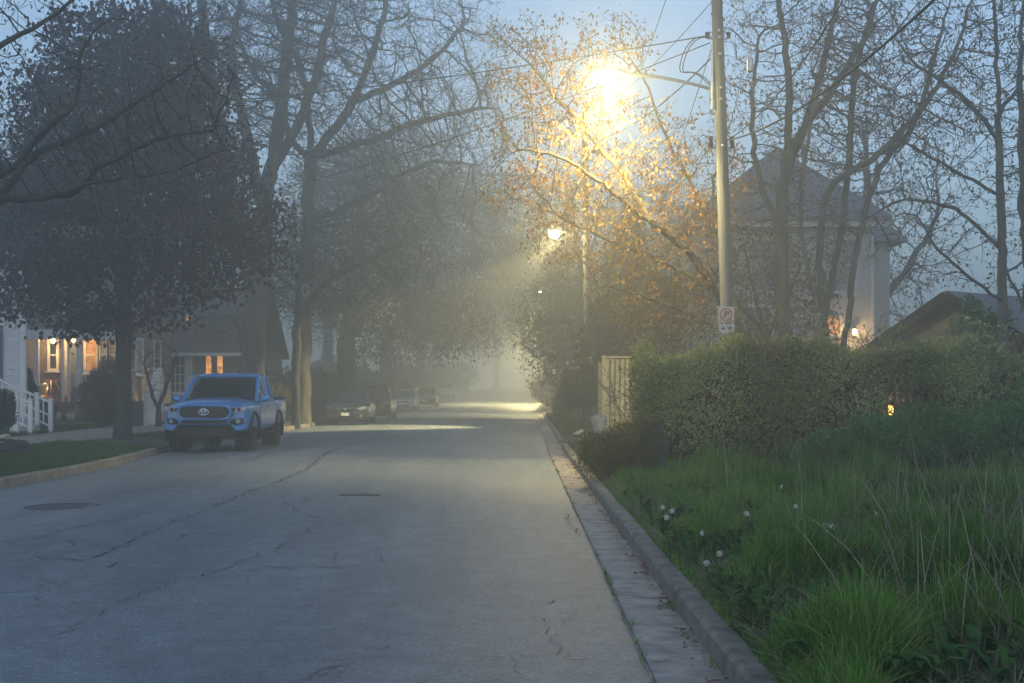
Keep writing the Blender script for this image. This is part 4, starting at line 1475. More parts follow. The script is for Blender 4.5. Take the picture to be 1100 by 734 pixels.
def hedge():
    rg = np.random.default_rng(77)
    x0, x1, y0, y1 = 1.75, 8.9, 19.0, 21.0
    base = (5.0, 20.0, float(hgt(5.0, 20.0)))
    root = empty('hedge', base, 'wide untrimmed hedge with pale green opening leaves over bare twigs', 'hedge')

    def top(x, y):
        t = 2.04 + 0.05 * np.sin(x * 9.7 + 1) + 0.04 * np.sin(x * 17.3) - 0.25 * np.clip((x - 6.3) / 1.2, 0, 1) + 0.10 * np.sin(x * 2.1) + 0.07 * np.sin(x * 5.3 + y * 3) - 0.45 * np.clip((2.6 - x) / 0.85, 0, 1) ** 2
        return t

    def front(x, z):
        return y0 + 0.22 * np.sin(x * 1.7 + 1) * 0.6 + 0.12 * np.sin(x * 4.1 + z * 3) + 0.25 * np.clip((0.9 - z), 0, 1) + 0.35 * np.clip((z - 1.5), 0, 1)

    # twigs: stems rising from the ground, forking
    pos, par = [], []
    for i in range(300):
        x = rg.uniform(x0 + 0.1, x1)
        y = rg.uniform(y0 + 0.3, y1 - 0.2)
        z = float(hgt(x, y)) - 0.03
        pos.append((x, y, z))
        par.append(-1)
        last = len(pos) - 1
        tx, ty = x + rg.normal(0, 0.45), y + rg.normal(-0.15, 0.4)
        H = float(top(np.array(tx), np.array(ty))) - rg.uniform(-0.16, 0.45)
        for s in range(1, 6):
            t = s / 5
            pos.append((x + (tx - x) * t ** 1.3 + rg.normal(0, 0.035), y + (ty - y) * t ** 1.3 + rg.normal(0, 0.035), z + (H - z) * t))
            par.append(last)
            last = len(pos) - 1
    pos, par = np.array(pos), np.array(par)
    sel = (pos[:, 2] > 0.55)
    pos, par, tips = add_twigs(rg, pos, par, 3, 0.5, 3, 0.8, 0.0, sel)
    rad = np.full(len(pos), 0.0042)
    rad[:1800] = 0.0085
    w = np.ones(len(pos))
    w[:1800] = 10
    V, Fc = tubes(pos, par, rad, w)
    np_mesh('twigs', V, Fc, M['twig_pale'], root, off=base)
    # leaves: surface shell plus sparse interior, in little rosettes on the twigs
    n = 36000
    X = rg.uniform(x0, x1, n)
    T = top(X, 20.0)
    kind = rg.random(n)
    Z = np.where(kind < 0.45, T - np.abs(rg.normal(0, 0.10, n)), 0.45 + (T - 0.5) * rg.random(n) ** 0.8)
    Yf = front(X, Z)
    Y = np.where(kind < 0.45, Yf + (y1 - Yf) * rg.random(n), Yf + np.abs(rg.normal(0, 0.13, n)))
    e = kind > 0.9
    X = np.where(e, x0 + np.abs(rg.normal(0, 0.14, n)), X)
    Y = np.where(e, y0 + 0.2 + (y1 - y0) * rg.random(n), Y)
    low = np.clip((Z - 0.45) / 0.8, 0.2, 1)
    keep = rg.random(n) < low * (0.35 + 0.65 * (pnoise(X * 1.5, Z * 2 + Y, 2.2) > 0.35))
    gap = (np.abs(X - 5.62) < 0.33) & (Z > 0.3) & (Z < 1.42)
    keep &= ~(gap & (rg.random(n) < 0.93))
    C = np.stack([X, Y, Z], 1)[keep]
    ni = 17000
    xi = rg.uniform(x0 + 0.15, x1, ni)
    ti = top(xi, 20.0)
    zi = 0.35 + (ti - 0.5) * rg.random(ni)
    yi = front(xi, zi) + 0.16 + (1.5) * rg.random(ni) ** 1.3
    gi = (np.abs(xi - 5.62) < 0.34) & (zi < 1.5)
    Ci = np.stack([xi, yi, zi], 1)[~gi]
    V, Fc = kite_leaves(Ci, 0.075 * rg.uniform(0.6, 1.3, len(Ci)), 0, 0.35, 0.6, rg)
    np_mesh('shaded_inner_foliage', V, Fc, M['shaded_leaf'], root, var=np.repeat(rg.random(len(Ci)), 4), off=base)  # inner leaves coloured dark so the hedge looks shaded inside
    tw = pos[tips]
    gapt = (np.abs(tw[:, 0] - 5.62) < 0.26) & (tw[:, 2] > 0.3) & (tw[:, 2] < 1.42)
    C = np.concatenate([C, tw[~gapt & (rg.random(len(tw)) < 0.7)]])
    C = np.repeat(C, 3, 0) + rg.normal(0, 0.018, (len(C) * 3, 3))
    V, Fc = kite_leaves(C, 0.050 * rg.uniform(0.6, 1.35, len(C)), 0, 0.4, 0.55, rg, up=0.5)
    np_mesh('foliage', V, Fc, M['hedge_leaf'], root, var=np.repeat(np.clip(0.2 + 0.6 * rg.random(len(C)) + 0.25 * np.sin(C[:, 0] * 3), 0, 1), 4), off=base)


hedge()

shrub('shrub', 'low brownish shrub spilling over the kerb at the end of the hedge', 'shrub', gp(655, 18.2),
      [(P(652, 488, 18.2), (0.42, 0.7, 0.33)), (P(680, 480, 18.6), (0.4, 0.6, 0.40))], 7000, 0.035, 'olive_leaf', 21, per=2, spread=0.03, stems=26)
shrub('juniper', 'spreading dark green juniper mounded right of the iron fence gap', 'shrub', gp(1000, 16.5),
      [(P(985, 472, 16.5), (0.85, 0.9, 0.36)), (P(1060, 474, 16.5), (0.8, 0.9, 0.38)), (P(930, 482, 16.8), (0.6, 0.7, 0.30))], 22000, 0.075, 'juniper_leaf', 22, up=0.5, aspect=0.22, stems=18, dents=0.5)
shrub('juniper', 'taller juniper at the right edge above the dry stalks', 'shrub', gp(1105, 15.0),
      [(P(1100, 480, 15), (0.6, 0.8, 0.55)), (P(1130, 472, 15.2), (0.5, 0.7, 0.5))], 11000, 0.075, 'juniper_leaf', 23, up=0.5, aspect=0.22, stems=12, dents=0.5)
shrub('juniper', 'small feathery juniper before the hedge at the lit gap', 'shrub', gp(890, 17.6),
      [(P(888, 488, 17.6), (0.5, 0.6, 0.22))], 5000, 0.07, 'juniper_leaf', 24, up=0.5, aspect=0.22, stems=8, dents=0.5)
shrub('yew', 'broad dark yew clump behind the lit board fence', 'shrub', gp(700, 46),
      [(P(700, 345, 46), (1.7, 1.6, 1.9)), (P(655, 372, 46), (1.1, 1.3, 1.35)), (P(752, 340, 46.5), (1.5, 1.6, 1.9))], 36000, 0.16, 'yew_leaf', 25, aspect=0.35, stems=12, dents=0.4)
shrub('conifer', 'pointed dark conifer rising above the yew clump', 'tree', gp(668, 52),
      [(P(672, 330, 52), (1.0, 1.0, 2.2)), (P(674, 285, 52), (0.75, 0.75, 1.6)), (P(676, 250, 52), (0.4, 0.4, 1.1))], 22000, 0.18, 'yew_leaf', 26, aspect=0.3, stems=8, dents=0.45)
shrub('shrub', 'dark purplish shrub beyond the board fence by the kerb', 'shrub', gp(622, 47),
      [(P(622, 418, 47), (0.75, 0.9, 0.75)), (P(645, 412, 47), (0.7, 0.9, 0.85))], 12000, 0.09, 'purple_leaf', 27, stems=10)
shrub('shrub', 'small bright lime shrub at the kerb beyond the fence', 'shrub', gp(605, 50),
      [(P(605, 437, 50), (0.45, 0.6, 0.42))], 4500, 0.08, 'lime_leaf', 28, stems=8)
shrub('shrub', 'low clipped green mound on the verge beyond the fence', 'shrub', gp(614, 45),
      [(P(614, 456, 45), (0.62, 0.8, 0.2))], 6000, 0.06, 'green_leaf', 29, stems=8)
shrub('shrub', 'rounded green bush under the porch railing of the shingle house', 'shrub', gp(112, 40),
      [(P(112, 428, 40), (0.82, 0.8, 0.78)), (P(118, 412, 40), (0.6, 0.6, 0.75))], 14000, 0.07, 'mist_leaf', 30, stems=12)
shrub('shrub', 'dark conical evergreen beside the white stair railing', 'shrub', gp(28, 37.5),
      [(P(28, 425, 37.5), (0.36, 0.36, 0.55)), (P(28, 408, 37.5), (0.22, 0.22, 0.4))], 6000, 0.06, 'yew_leaf', 31, stems=6)
shrub('shrub', 'dark rounded evergreen at the left edge before the steps', 'shrub', gp(2, 30.5),
      [(P(0, 440, 30.5), (0.36, 0.4, 0.5))], 7000, 0.055, 'yew_leaf', 32, stems=6)
shrub('shrub', 'low dark shrub at the foot of the stair railing', 'shrub', gp(48, 36),
      [(P(48, 445, 36), (0.3, 0.35, 0.35))], 3500, 0.055, 'mist_leaf', 33, stems=6)
shrub('shrub', 'leafy dark hedge plant by the wall behind the weeping tree', 'shrub', gp(285, 52),
      [(P(290, 430, 52), (0.9, 0.8, 0.6))], 6000, 0.1, 'mist_leaf', 34, stems=6)

# undergrowth and hedges between the far trunks on the left, and beyond the right kerb
HB = [(-11.5, 60, 1.6, 'shadowy bush left of the dark sedan'), (-11.0, 68, 1.9, 'dusky bush behind the dark sedan roof'), (-10.6, 78, 1.8, 'grey bush beside the maroon crossover'),
      (-10.8, 90, 2.1, 'fog-dimmed bush left of the silver car'), (-10.6, 106, 2.2, 'fog-dimmed bush beyond the silver car'), (-10.6, 124, 2.4, 'faint bush left of the pale far car'),
      (-10.8, 146, 2.6, 'fainter bush left of the farthest vehicle'), (-10.4, 180, 3.2, 'barely visible bush left of the street end'), (3.6, 72, 1.7, 'dusky bush under the hazy right-hand crowns'),
      (3.9, 90, 2.0, 'fog-dimmed bush along the far right kerb'), (4.0, 112, 2.3, 'faint bush along the far right kerb'), (4.2, 145, 2.7, 'barely visible bush right of the street end'), (-15, 72, 2.2, 'grey bush beyond the third house corner'), (-14.5, 98, 2.6, 'pale grey bush in the far left gardens')]
proto = None
for i, (x, y, s, lab) in enumerate(HB):
    if proto is None:
        proto = shrub('bush', lab, 'bush', (0, 0, -0.05), [((0, 0, 0.55), (1.0, 0.9, 0.62)), ((0.9, 0.2, 0.45), (0.8, 0.8, 0.5)), ((-0.8, -0.1, 0.5), (0.85, 0.8, 0.55))], 9000, 0.10, 'mist_leaf', 61, stems=8)
        o = proto
    else:
        o = copy_tree(proto)
    o.location = (x, y, float(hgt(x, y)) - 0.05)
    o.scale = (s, s * 1.1, s)
    o.rotation_euler = (0, 0, i * 2.1)
    tag(o, lab, 'bush', 'bushes along the street')

# ------------------------------------------------------------------ houses
def clad(mb, a, b, z0, z1, n, course=0.14, proud=0.02, ztop=None):
    """lapped boards on a vertical wall from a to b (x, y); ztop(t) limits the height along the wall (gables)"""
    a, b, n = Vector((a[0], a[1], 0)), Vector((b[0], b[1], 0)), Vector((n[0], n[1], 0)).normalized()
    z = z0
    while z < z1 - 1e-4:
        z2 = min(z + course, z1)
        pts = [(a + n * proud, z), (b + n * proud, z), (b, z2), (a, z2)]
        if ztop:
            # clip the course to the gable
            L = (b - a).length
            ts = [i / 60 for i in range(61) if ztop(i / 60) >= z2]
            if not ts: break
            aa, bb = a + (b - a) * ts[0], a + (b - a) * ts[-1]
            pts = [(aa + n * proud, z), (bb + n * proud, z), (bb, z2), (aa, z2)]
        mb.add([(p.x, p.y, q) for p, q in pts], [(0, 1, 2, 3)])
        p0, p1 = pts[0][0], pts[1][0]
        mb.add([(p0.x - n.x * proud, p0.y - n.y * proud, z), (p1.x - n.x * proud, p1.y - n.y * proud, z), (p1.x, p1.y, z), (p0.x, p0.y, z)], [(0, 1, 2, 3)])
        z = z2


def window(parent, c, n, w, h, frame, pane, cols=1, rows=2, fw=0.07, sill=True, name='window', proud=0.03, label=None, bar=0.03):
    c = Vector(c)
    n = Vector((n[0], n[1], 0)).normalized()
    u = Vector((-n.y, n.x, 0))
    ang = math.atan2(u.y, u.x)
    mb = MB()
    o = c + n * proud

    def bx(du, dz, su, sz, d=0.06, dn=0.0):
        q = o + u * du + n * dn
        mb.box((q.x, q.y, c.z + dz), (su, d, sz), ang)

    bx(-w / 2 - fw / 2, 0, fw, h + 2 * fw)
    bx(w / 2 + fw / 2, 0, fw, h + 2 * fw)
    bx(0, h / 2 + fw / 2, w, fw)
    bx(0, -h / 2 - fw / 2, w, fw)
    for i in range(1, cols): bx(-w / 2 + w * i / cols, 0, bar, h, 0.045)
    for j in range(1, rows): bx(0, -h / 2 + h * j / rows, w, bar * 1.2, 0.05)
    if sill: bx(0, -h / 2 - fw - 0.025, w + 2 * fw + 0.1, 0.05, 0.14, 0.03)
    f = mb.build(name, frame, parent)
    if label: f['label'] = label
    g = MB()
    q = c + n * (proud - 0.012)
    g.box((q.x, q.y, c.z), (w, 0.012, h), ang)
    g.build('pane', pane, f)
    return f


def gable_roof(mb, p0, p1, half, zr_, ze, over=0.35, thick=0.14, endover=0.3):
    """ridge from p0 to p1 (x, y), eaves 'half' to either side"""
    a, b = Vector((p0[0], p0[1], 0)), Vector((p1[0], p1[1], 0))
    d = (b - a).normalized()
    s = Vector((-d.y, d.x, 0))
    a, b = a - d * endover, b + d * endover
    sl = (zr_ - ze) / half
    for sg in (-1, 1):
        H = half + over
        ez = zr_ - sl * H
        q = [(a, zr_), (b, zr_), (b + s * sg * H, ez), (a + s * sg * H, ez)]
        top = [(p.x, p.y, z + thick) for p, z in q]
        bot = [(p.x, p.y, z) for p, z in q]
        mb.add(top + bot, [(0, 1, 2, 3), (7, 6, 5, 4), (0, 4, 5, 1), (1, 5, 6, 2), (2, 6, 7, 3), (3, 7, 4, 0)])


# white sided house at the left edge
h1 = empty('house', (-14.06, 37, 0.4), 'white clapboard house with slate blue window trim at the left edge', 'house')
th = R(21)
ru = Vector((-math.cos(th), -math.sin(th), 0))        # along the front wall, away from the corner
rb = Vector((-math.sin(th), math.cos(th), 0))         # along the right wall, backwards
c0 = Vector((-14.06, 37, 0))
c1, c2, c3 = c0 + ru * 10, c0 + ru * 10 + rb * 5, c0 + rb * 5
mb = MB()
clad(mb, c1, c0, 0.3, 5.7, -rb, 0.19)
clad(mb, c0, c3, 0.3, 5.7, -ru, 0.19)
clad(mb, c3, c2, 0.3, 5.7, rb, 0.19)
clad(mb, c2, c1, 0.3, 5.7, ru, 0.19)
mb.build('wall', M['white_siding'], h1, fixn=False)
mb = MB()
mb.span(c0 + Vector((0.0, -0.03, 0.3)), c0 + Vector((0.0, -0.03, 5.7)), 0.14, 0.14)
mb.build('corner_board', M['white_paint'], h1)
mb = MB()
pm0, pm1 = (c0 + c3) / 2, (c1 + c2) / 2
gable_roof(mb, pm0, pm1, 2.5, 7.4, 5.7)
mb.build('roof', M['roof_dark'], h1)
for q0, q1 in ((c0, c3), (c1, c2)):
    mb = MB()
    m_ = (q0 + q1) / 2
    mb.add([(q0.x, q0.y, 5.7), (q1.x, q1.y, 5.7), (m_.x, m_.y, 7.4)], [(0, 1, 2)])
    mb.build('gable', M['white_siding'], h1)
fc = Vector(P(-1, 381, 37)) 
wc = c0 + ru * 0.98
window(h1, (wc.x, wc.y, P(0, 381, 37)[2]), -rb, 0.62, 1.25, M['trim_dark'], M['glass'], 2, 2, 0.10, bar=0.06)
wc = c0 + ru * 2.6
window(h1, (wc.x, wc.y, P(0, 381, 37)[2]), -rb, 0.8, 1.25, M['trim_dark'], M['glass'], 2, 2, 0.10, bar=0.06)

# its front steps with white railing
st = empty('porch_steps', P(15, 462, 33), 'white painted front steps with sloping picket railing by the white house', 'steps')
zg = float(hgt(-12.4, 33))
mb = MB()
for i in range(4):
    x0 = -12.55 - i * 0.28
    mb.box((x0 - 0.14, 33.4, zg + 0.09 + i * 0.17 - 0.02), (0.29, 1.3, 0.18))
    mb.box((x0 - 0.13, 33.4, zg + 0.18 + i * 0.17), (0.32, 1.36, 0.04))
mb.build('treads', M['white_siding'], st)
for yy in (32.7, 34.1):
    mb = MB()
    top0, top1 = Vector((-12.28, yy, zg + 0.78)), Vector((-13.7, yy, zg + 1.42))
    mb.span(top0, top1, 0.07, 0.05)
    mb.span(top0 - Vector((0, 0, 0.34)), top1 - Vector((0, 0, 0.34)), 0.05, 0.04)
    mb.span(top0 - Vector((0, 0, 0.62)), top1 - Vector((0, 0, 0.62)), 0.05, 0.04)
    for i in range(1, 8):
        p = top0.lerp(top1, i / 8)
        mb.span(p - Vector((0, 0, 0.6)), p, 0.03, 0.03)
    for x, t in ((-12.27, 0.0), (-12.62, 0.25)):
        p = top0.lerp(top1, t)
        mb.box((x, yy, (zg - 0.05 + p.z + 0.08) / 2), (0.10, 0.10, p.z + 0.13 - zg))
        mb.box((x, yy, p.z + 0.09), (0.13, 0.13, 0.03))
    mb.build('railing', M['white_paint'], st)

# grey-brown shingle house with a lit porch
h2 = empty('house', (-14.2, 46, 0.3), 'grey brown shingle house with glowing porch lamps behind the purple maple', 'house')
xa, xb, ya, yb = -18.4, -14.2, 46.0, 53.0
mb = MB()
clad(mb, (xa, ya), (xb, ya), 0.95, 6.6, (0, -1), 0.12)
clad(mb, (xb, ya), (xb, yb), 0.95, 6.6, (1, 0), 0.12)
clad(mb, (xb, yb), (xa, yb), 0.95, 6.6, (0, 1), 0.12)
clad(mb, (xa, yb), (xa, ya), 0.95, 6.6, (-1, 0), 0.12)
mb.build('wall', M['grey_shingle'], h2, fixn=False)
mb = MB()
gable_roof(mb, ((xa + xb) / 2, ya), ((xa + xb) / 2, yb), (xb - xa) / 2, 8.4, 6.6)
mb.build('roof', M['roof_dark'], h2)
for yy in (ya, yb):
    mb = MB()
    mb.add([(xa, yy, 6.6), (xb, yy, 6.6), ((xa + xb) / 2, yy, 8.4)], [(0, 1, 2)])
    mb.build('gable', M['grey_shingle'], h2)
# lattice skirt: crossing strips in front of a dark void
mb = MB()
y0 = 44.55
for i in range(26):
    x = -16.4 + i * 0.1
    mb.box((x, y0, 0.62), (0.03, 0.02, 0.7))
for j in range(7):
    mb.box((-15.1, y0 - 0.022, 0.33 + j * 0.1), (2.6, 0.02, 0.028))
mb.build('lattice_skirt', mk('lattice_grey', (0.12, 0.115, 0.11), 0.8), h2)
mb = MB()
mb.box((-15.1, 45.25, 1.0), (2.75, 1.42, 0.12))
mb.build('porch_floor', M['grey_shingle'], h2)
mb = MB()
mb.box((-15.5, 45.2, 3.42), (3.6, 1.56, 0.16))
mb.box((-15.5, 44.45, 3.30), (3.6, 0.10, 0.26))
mb.build('porch_roof', M['white_paint'], h2)
for px in (39.5, 67.5, 74, 85):
    x = (px - VX) / F * 44.6
    mb = MB()
    mb.box((x, 44.6, 2.2), (0.15 if px in (39.5, 85) else 0.07, 0.12, 2.3))
    mb.build('porch_post', M['white_paint'], h2)
mb = MB()
xl_, xr_ = (80 - VX) / F * 44.6, (118 - VX) / F * 44.6
mb.span((xl_, 44.58, 2.08), (xr_, 44.58, 2.08), 0.06, 0.06)
mb.span((xl_, 44.58, 1.22), (xr_, 44.58, 1.22), 0.05, 0.05)
k = 0
while xl_ + 0.05 + k * 0.11 < xr_:
    mb.box((xl_ + 0.05 + k * 0.11, 44.58, 1.65), (0.03, 0.03, 0.82))
    k += 1
mb.build('porch_railing', M['white_paint'], h2)
mb = MB()
mb.tube([((69 - VX) / F * 45.9, 45.86, 6.4), ((69 - VX) / F * 45.9, 45.86, 1.3), ((65 - VX) / F * 45.9, 45.7, 1.0)], 0.05, 8)
mb.build('downspout', M['white_paint'], h2, smooth=True)
for px, w, hh, pm in ((57.5, 0.22, 0.95, 'glass'), (98.5, 0.36, 1.1, 'lit_window'), (112, 0.24, 1.1, 'blind'), (121, 0.2, 1.1, 'blind')):
    window(h2, ((px - VX) / F * 46, 46, 2.68), (0, -1), w, hh, M['white_paint'], M[pm], 1, 2, 0.09, bar=0.04)
mb = MB()
x = (79.5 - VX) / F * 46
mb.box((x, 45.96, 2.15), (0.42, 0.07, 2.2))
dr = mb.build('door', M['trim_dark'], h2)
mb = MB()
mb.box((x - 0.26, 45.95, 2.15), (0.09, 0.1, 2.36))
mb.box((x + 0.26, 45.95, 2.15), (0.09, 0.1, 2.36))
mb.box((x, 45.95, 3.29), (0.43, 0.1, 0.08))
mb.build('door_frame', M['white_paint'], dr)
window(h2, (xb, 48.5, 2.7), (1, 0), 0.8, 1.2, M['white_paint'], M['blind'], 1, 2, 0.09)
window(h2, (xb, 50.9, 2.7), (1, 0), 0.8, 1.2, M['white_paint'], M['glass'], 1, 2, 0.09)

def porch_light(px, py, Y, label, power, wall_y):
    c = Vector(P(px, py, Y))
    root = empty('porch_lamp', c, label, 'wall lamp')
    mb = MB()
    mb.box((c.x, c.y + 0.12, c.z + 0.03), (0.10, 0.05, 0.22))
    mb.span((c.x, c.y + 0.1, c.z + 0.15), (c.x, c.y, c.z + 0.15), 0.025, 0.025)
    mb.lathe((c.x, c.y, c.z + 0.10), [(0.02, 0.09), (0.05, 0.06), (0.095, 0.0), (0.085, -0.005)], 12)
    mb.build('bracket', M['iron'], root)
    g = MB()
    g.lathe((c.x, c.y, c.z), [(0.015, -0.10), (0.055, -0.07), (0.07, 0.0), (0.06, 0.08), (0.02, 0.095)], 12)
    g.build('bulb', M['porch_bulb'], root, smooth=True)
    ld = bpy.data.lights.new('porch_light', 'POINT')
    ld.energy = power
    ld.color = (1.0, 0.60, 0.24)
    ld.shadow_soft_size = 0.05
    lo = bpy.data.objects.new('porch_light', ld)
    COL.objects.link(lo)
    lo.parent = root
    lo.location = (0, -0.16, -0.02)


porch_light(57, 366, 45.55, 'glowing orange wall lamp by the narrow white window of the shingle house', 24, 46)
porch_light(79, 364.5, 45.5, 'glowing porch lamp half hidden by purple maple leaves over the house door', 20, 46)

# porch stair of the shingle house
st = empty('porch_steps', P(150, 450, 42), 'grey wooden porch steps with solid white side rail right of the round bush', 'steps')
zg = float(hgt(-12.3, 42))
xs0, xs1 = (134 - VX) / F * 42, (160 - VX) / F * 42
mb = MB()
for i in range(5):
    mb.box(((xs0 + xs1) / 2, 41.3 + i * 0.27, zg + 0.07 + i * 0.155), (xs1 - xs0, 0.25, 0.15))
    mb.box(((xs0 + xs1) / 2, 41.28 + i * 0.27, zg + 0.153 + i * 0.155), (xs1 - xs0 + 0.04, 0.3, 0.03))
mb.build('treads', mk('grey_deck_paint', (0.2, 0.2, 0.2), 0.8), st)
mb = MB()
x = xs1 + 0.12
mb.prism([(41.2, zg + 0.02), (42.9, zg + 0.02), (42.9, 2.13), (42.55, 2.13), (41.2, zg + 1.0)], lambda u, v, d: (x + d, u, v), -0.03, 0.03)
mb.box((x, 41.2, zg + 0.55), (0.10, 0.10, 1.1))
mb.box((x, 42.9, 1.3), (0.12, 0.12, 1.75))
mb.build('side_rail', M['white_paint'], st)
mb = MB()
x = xs0 - 0.1
mb.span((x, 41.2, zg + 0.95), (x, 42.8, 2.1), 0.06, 0.06)
mb.span((x, 42.8, 2.1), (xs1 + 0.1, 42.9, 2.12), 0.06, 0.06)
for i in range(8):
    t = i / 7
    mb.box((x, 41.2 + 1.6 * t, zg + 0.5 + 0.77 * t), (0.035, 0.035, 0.95))
mb.build('picket_rail', M['white_paint'], st)

# two white planters on the lawn before the lattice
for px, lab in ((61.5, 'left one of two small white planters on the lawn before the lattice skirt'), (75.5, 'right one of two small white planters on the lawn before the lattice skirt')):
    x = (px - VX) / F * 43
    z = float(hgt(x, 43))
    rt = empty('planter', (x, 43, z), lab, 'planter', 'white planters on the lawn')
    mb = MB()
    mb.lathe((x, 43, z), [(0.10, 0), (0.125, 0.13), (0.15, 0.15), (0.15, 0.19), (0.13, 0.19), (0.12, 0.15)], 14)
    mb.build('pot', M['terracotta'], rt, smooth=True)
    C = rng.normal(0, 1, (160, 3)) * np.array([0.06, 0.06, 0.025]) + np.array([x, 43, z + 0.215])
    V, Fc = kite_leaves(C, 0.05)
    np_mesh('blossoms', V, Fc, M['seed_white'], rt, var=np.repeat(rng.random(len(C)), 4))

# third house with small lit windows
h3 = empty('house', (-12.2, 57, 0.3), 'dim house with two narrow orange lit windows above the pickup', 'house')
xa, xb, ya, yb = -17.2, -11.9, 57.0, 65.0
mb = MB()
clad(mb, (xa, ya), (xb, ya), 0.3, 3.3, (0, -1), 0.15)
clad(mb, (xb, ya), (xb, yb), 0.3, 3.3, (1, 0), 0.15)
mb.box(((xa + xb) / 2, (ya + yb) / 2 + 0.1, 1.7), (xb - xa - 0.1, yb - ya - 0.1, 3.2))
mb.build('wall', M['grey_shingle'], h3, fixn=False)
mb = MB()
gable_roof(mb, (xa, 61), (xb, 61), 4.0, 6.1, 3.3, 0.4)
mb.build('roof', mk('brown_roof', (0.10, 0.09, 0.08), 0.9, 0.3, 10), h3)
mb = MB()
mb.box(((xa + xb) / 2, 56.48, 3.02), (xb - xa + 0.5, 0.12, 0.14))
mb.build('gutter_board', M['white_paint'], h3)
for px, w in ((204.5, 0.22), (177, 0.10)):
    mb = MB()
    mb.box(((px - VX) / F * 57, 56.93, 1.8), (w, 0.1, 3.0))
    mb.build('corner_board', M['white_paint'], h3)
window(h3, ((188.5 - VX) / F * 57, 57, 2.15), (0, -1), 0.82, 1.5, M['white_paint'], M['glass'], 4, 4, 0.1, bar=0.035)
for px, hh in ((224.5, 1.05), (236.5, 1.2)):
    window(h3, ((px - VX) / F * 57, 57, 2.5 + hh / 2 - 0.5), (0, -1), 0.24, hh, M['grey_shingle'], M['lit_curtain'], 1, 1, 0.05, sill=False)
window(h3, ((203 - VX) / F * 58.1, 57.9, 4.55), (0, -1), 0.10, 0.42, M['grey_shingle'], M['lit_curtain'], 1, 1, 0.05, sill=False)
mb = MB()
mb.box(((203 - VX) / F * 58.3, 58.6, 4.5), (0.6, 1.3, 1.0))
mb.build('dormer', M['grey_shingle'], h3)

# tall house on the right, veiled by fog
h4 = empty('house', (8.5, 40, 0.5), 'tall pale two storey house with hip roof behind the multi-stemmed tree', 'house')
mb = MB()
clad(mb, (5.6, 40), (10.7, 40), 0.3, 6.55, (0, -1), 0.24, 0.012)
mb.box((8.15, 43.1, 3.4), (5.06, 6.0, 6.3))
mb.box((11.55, 46.0, 3.4), (1.7, 4.0, 6.3))
mb.build('wall', M['pale_siding'], h4, fixn=False)
mb = MB()
mb.box((10.72, 39.98, 3.42), (0.10, 0.06, 6.26))
mb.build('corner_board', M['grey_trim'], h4)
mb = MB()
ex0, ex1, ey0, ey1 = 5.1, 11.2, 39.5, 46.6
for z, (a, b, c_, d) in ((6.55, (ex0, ex1, ey0, ey1)), (6.72, (ex0, ex1, ey0, ey1))):
    pass
mb.add([(ex0, ey0, 6.55), (ex1, ey0, 6.55), (ex1, ey1, 6.55), (ex0, ey1, 6.55), (ex0, ey0, 6.72), (ex1, ey0, 6.72), (ex1, ey1, 6.72), (ex0, ey1, 6.72), (8.15, 41.9, 9.2), (8.15, 44.2, 9.2)],
       [(3, 2, 1, 0), (0, 1, 5, 4), (1, 2, 6, 5), (2, 3, 7, 6), (3, 0, 4, 7), (4, 5, 8), (5, 6, 9, 8), (6, 7, 9), (7, 4, 8, 9)])
mb.add([(10.6, 43.5, 6.4), (12.9, 43.5, 6.4), (12.9, 48.4, 6.4), (10.6, 48.4, 6.4), (10.6, 45.9, 8.0), (12.0, 45.9, 8.0)],
       [(3, 2, 1, 0), (0, 1, 5, 4), (1, 2, 5), (2, 3, 4, 5), (3, 0, 4)])
mb.build('roof', M['roof_slate'], h4)
mb = MB()
mb.box((8.15, 39.62, 6.46), (6.0, 0.1, 0.16))
mb.build('fascia', M['grey_trim'], h4)
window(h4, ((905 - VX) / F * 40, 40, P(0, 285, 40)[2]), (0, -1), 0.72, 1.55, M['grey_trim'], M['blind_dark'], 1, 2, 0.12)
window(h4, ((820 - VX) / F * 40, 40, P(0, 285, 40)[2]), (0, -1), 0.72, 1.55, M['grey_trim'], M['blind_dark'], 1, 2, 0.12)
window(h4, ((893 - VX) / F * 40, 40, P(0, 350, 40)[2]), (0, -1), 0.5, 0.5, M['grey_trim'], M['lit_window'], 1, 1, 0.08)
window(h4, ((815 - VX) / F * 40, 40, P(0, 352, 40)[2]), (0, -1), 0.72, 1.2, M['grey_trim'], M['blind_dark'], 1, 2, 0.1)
c = P(918, 357, 39.6)
porch_light(918, 357, 39.75, 'bright bare wall lamp glowing over the hedge on the tall house', 24, 40)

h5 = empty('house', (9.8, 60, 0.5), 'fog-greyed gabled house behind the utility pole', 'house')
mb = MB()
mb.box((10.2, 63.5, 3.6), (5.6, 7, 7.2))
mb.build('wall', M['cream_siding'], h5)
mb = MB()
gable_roof(mb, (7.4, 63.5), (13.0, 63.5), 3.5, 10.3, 7.2)
mb.build('roof', M['roof_slate'], h5)
for x in (7.4, 13.0):
    mb = MB()
    mb.add([(x, 60, 7.2), (x, 67, 7.2), (x, 63.5, 10.3)], [(0, 1, 2)])
    mb.build('gable', M['cream_siding'], h5)
window(h5, (8.9, 60, 5.2), (0, -1), 0.8, 1.4, M['grey_trim'], M['blind'])
window(h5, (11.2, 60, 5.2), (0, -1), 0.8, 1.4, M['grey_trim'], M['blind'])

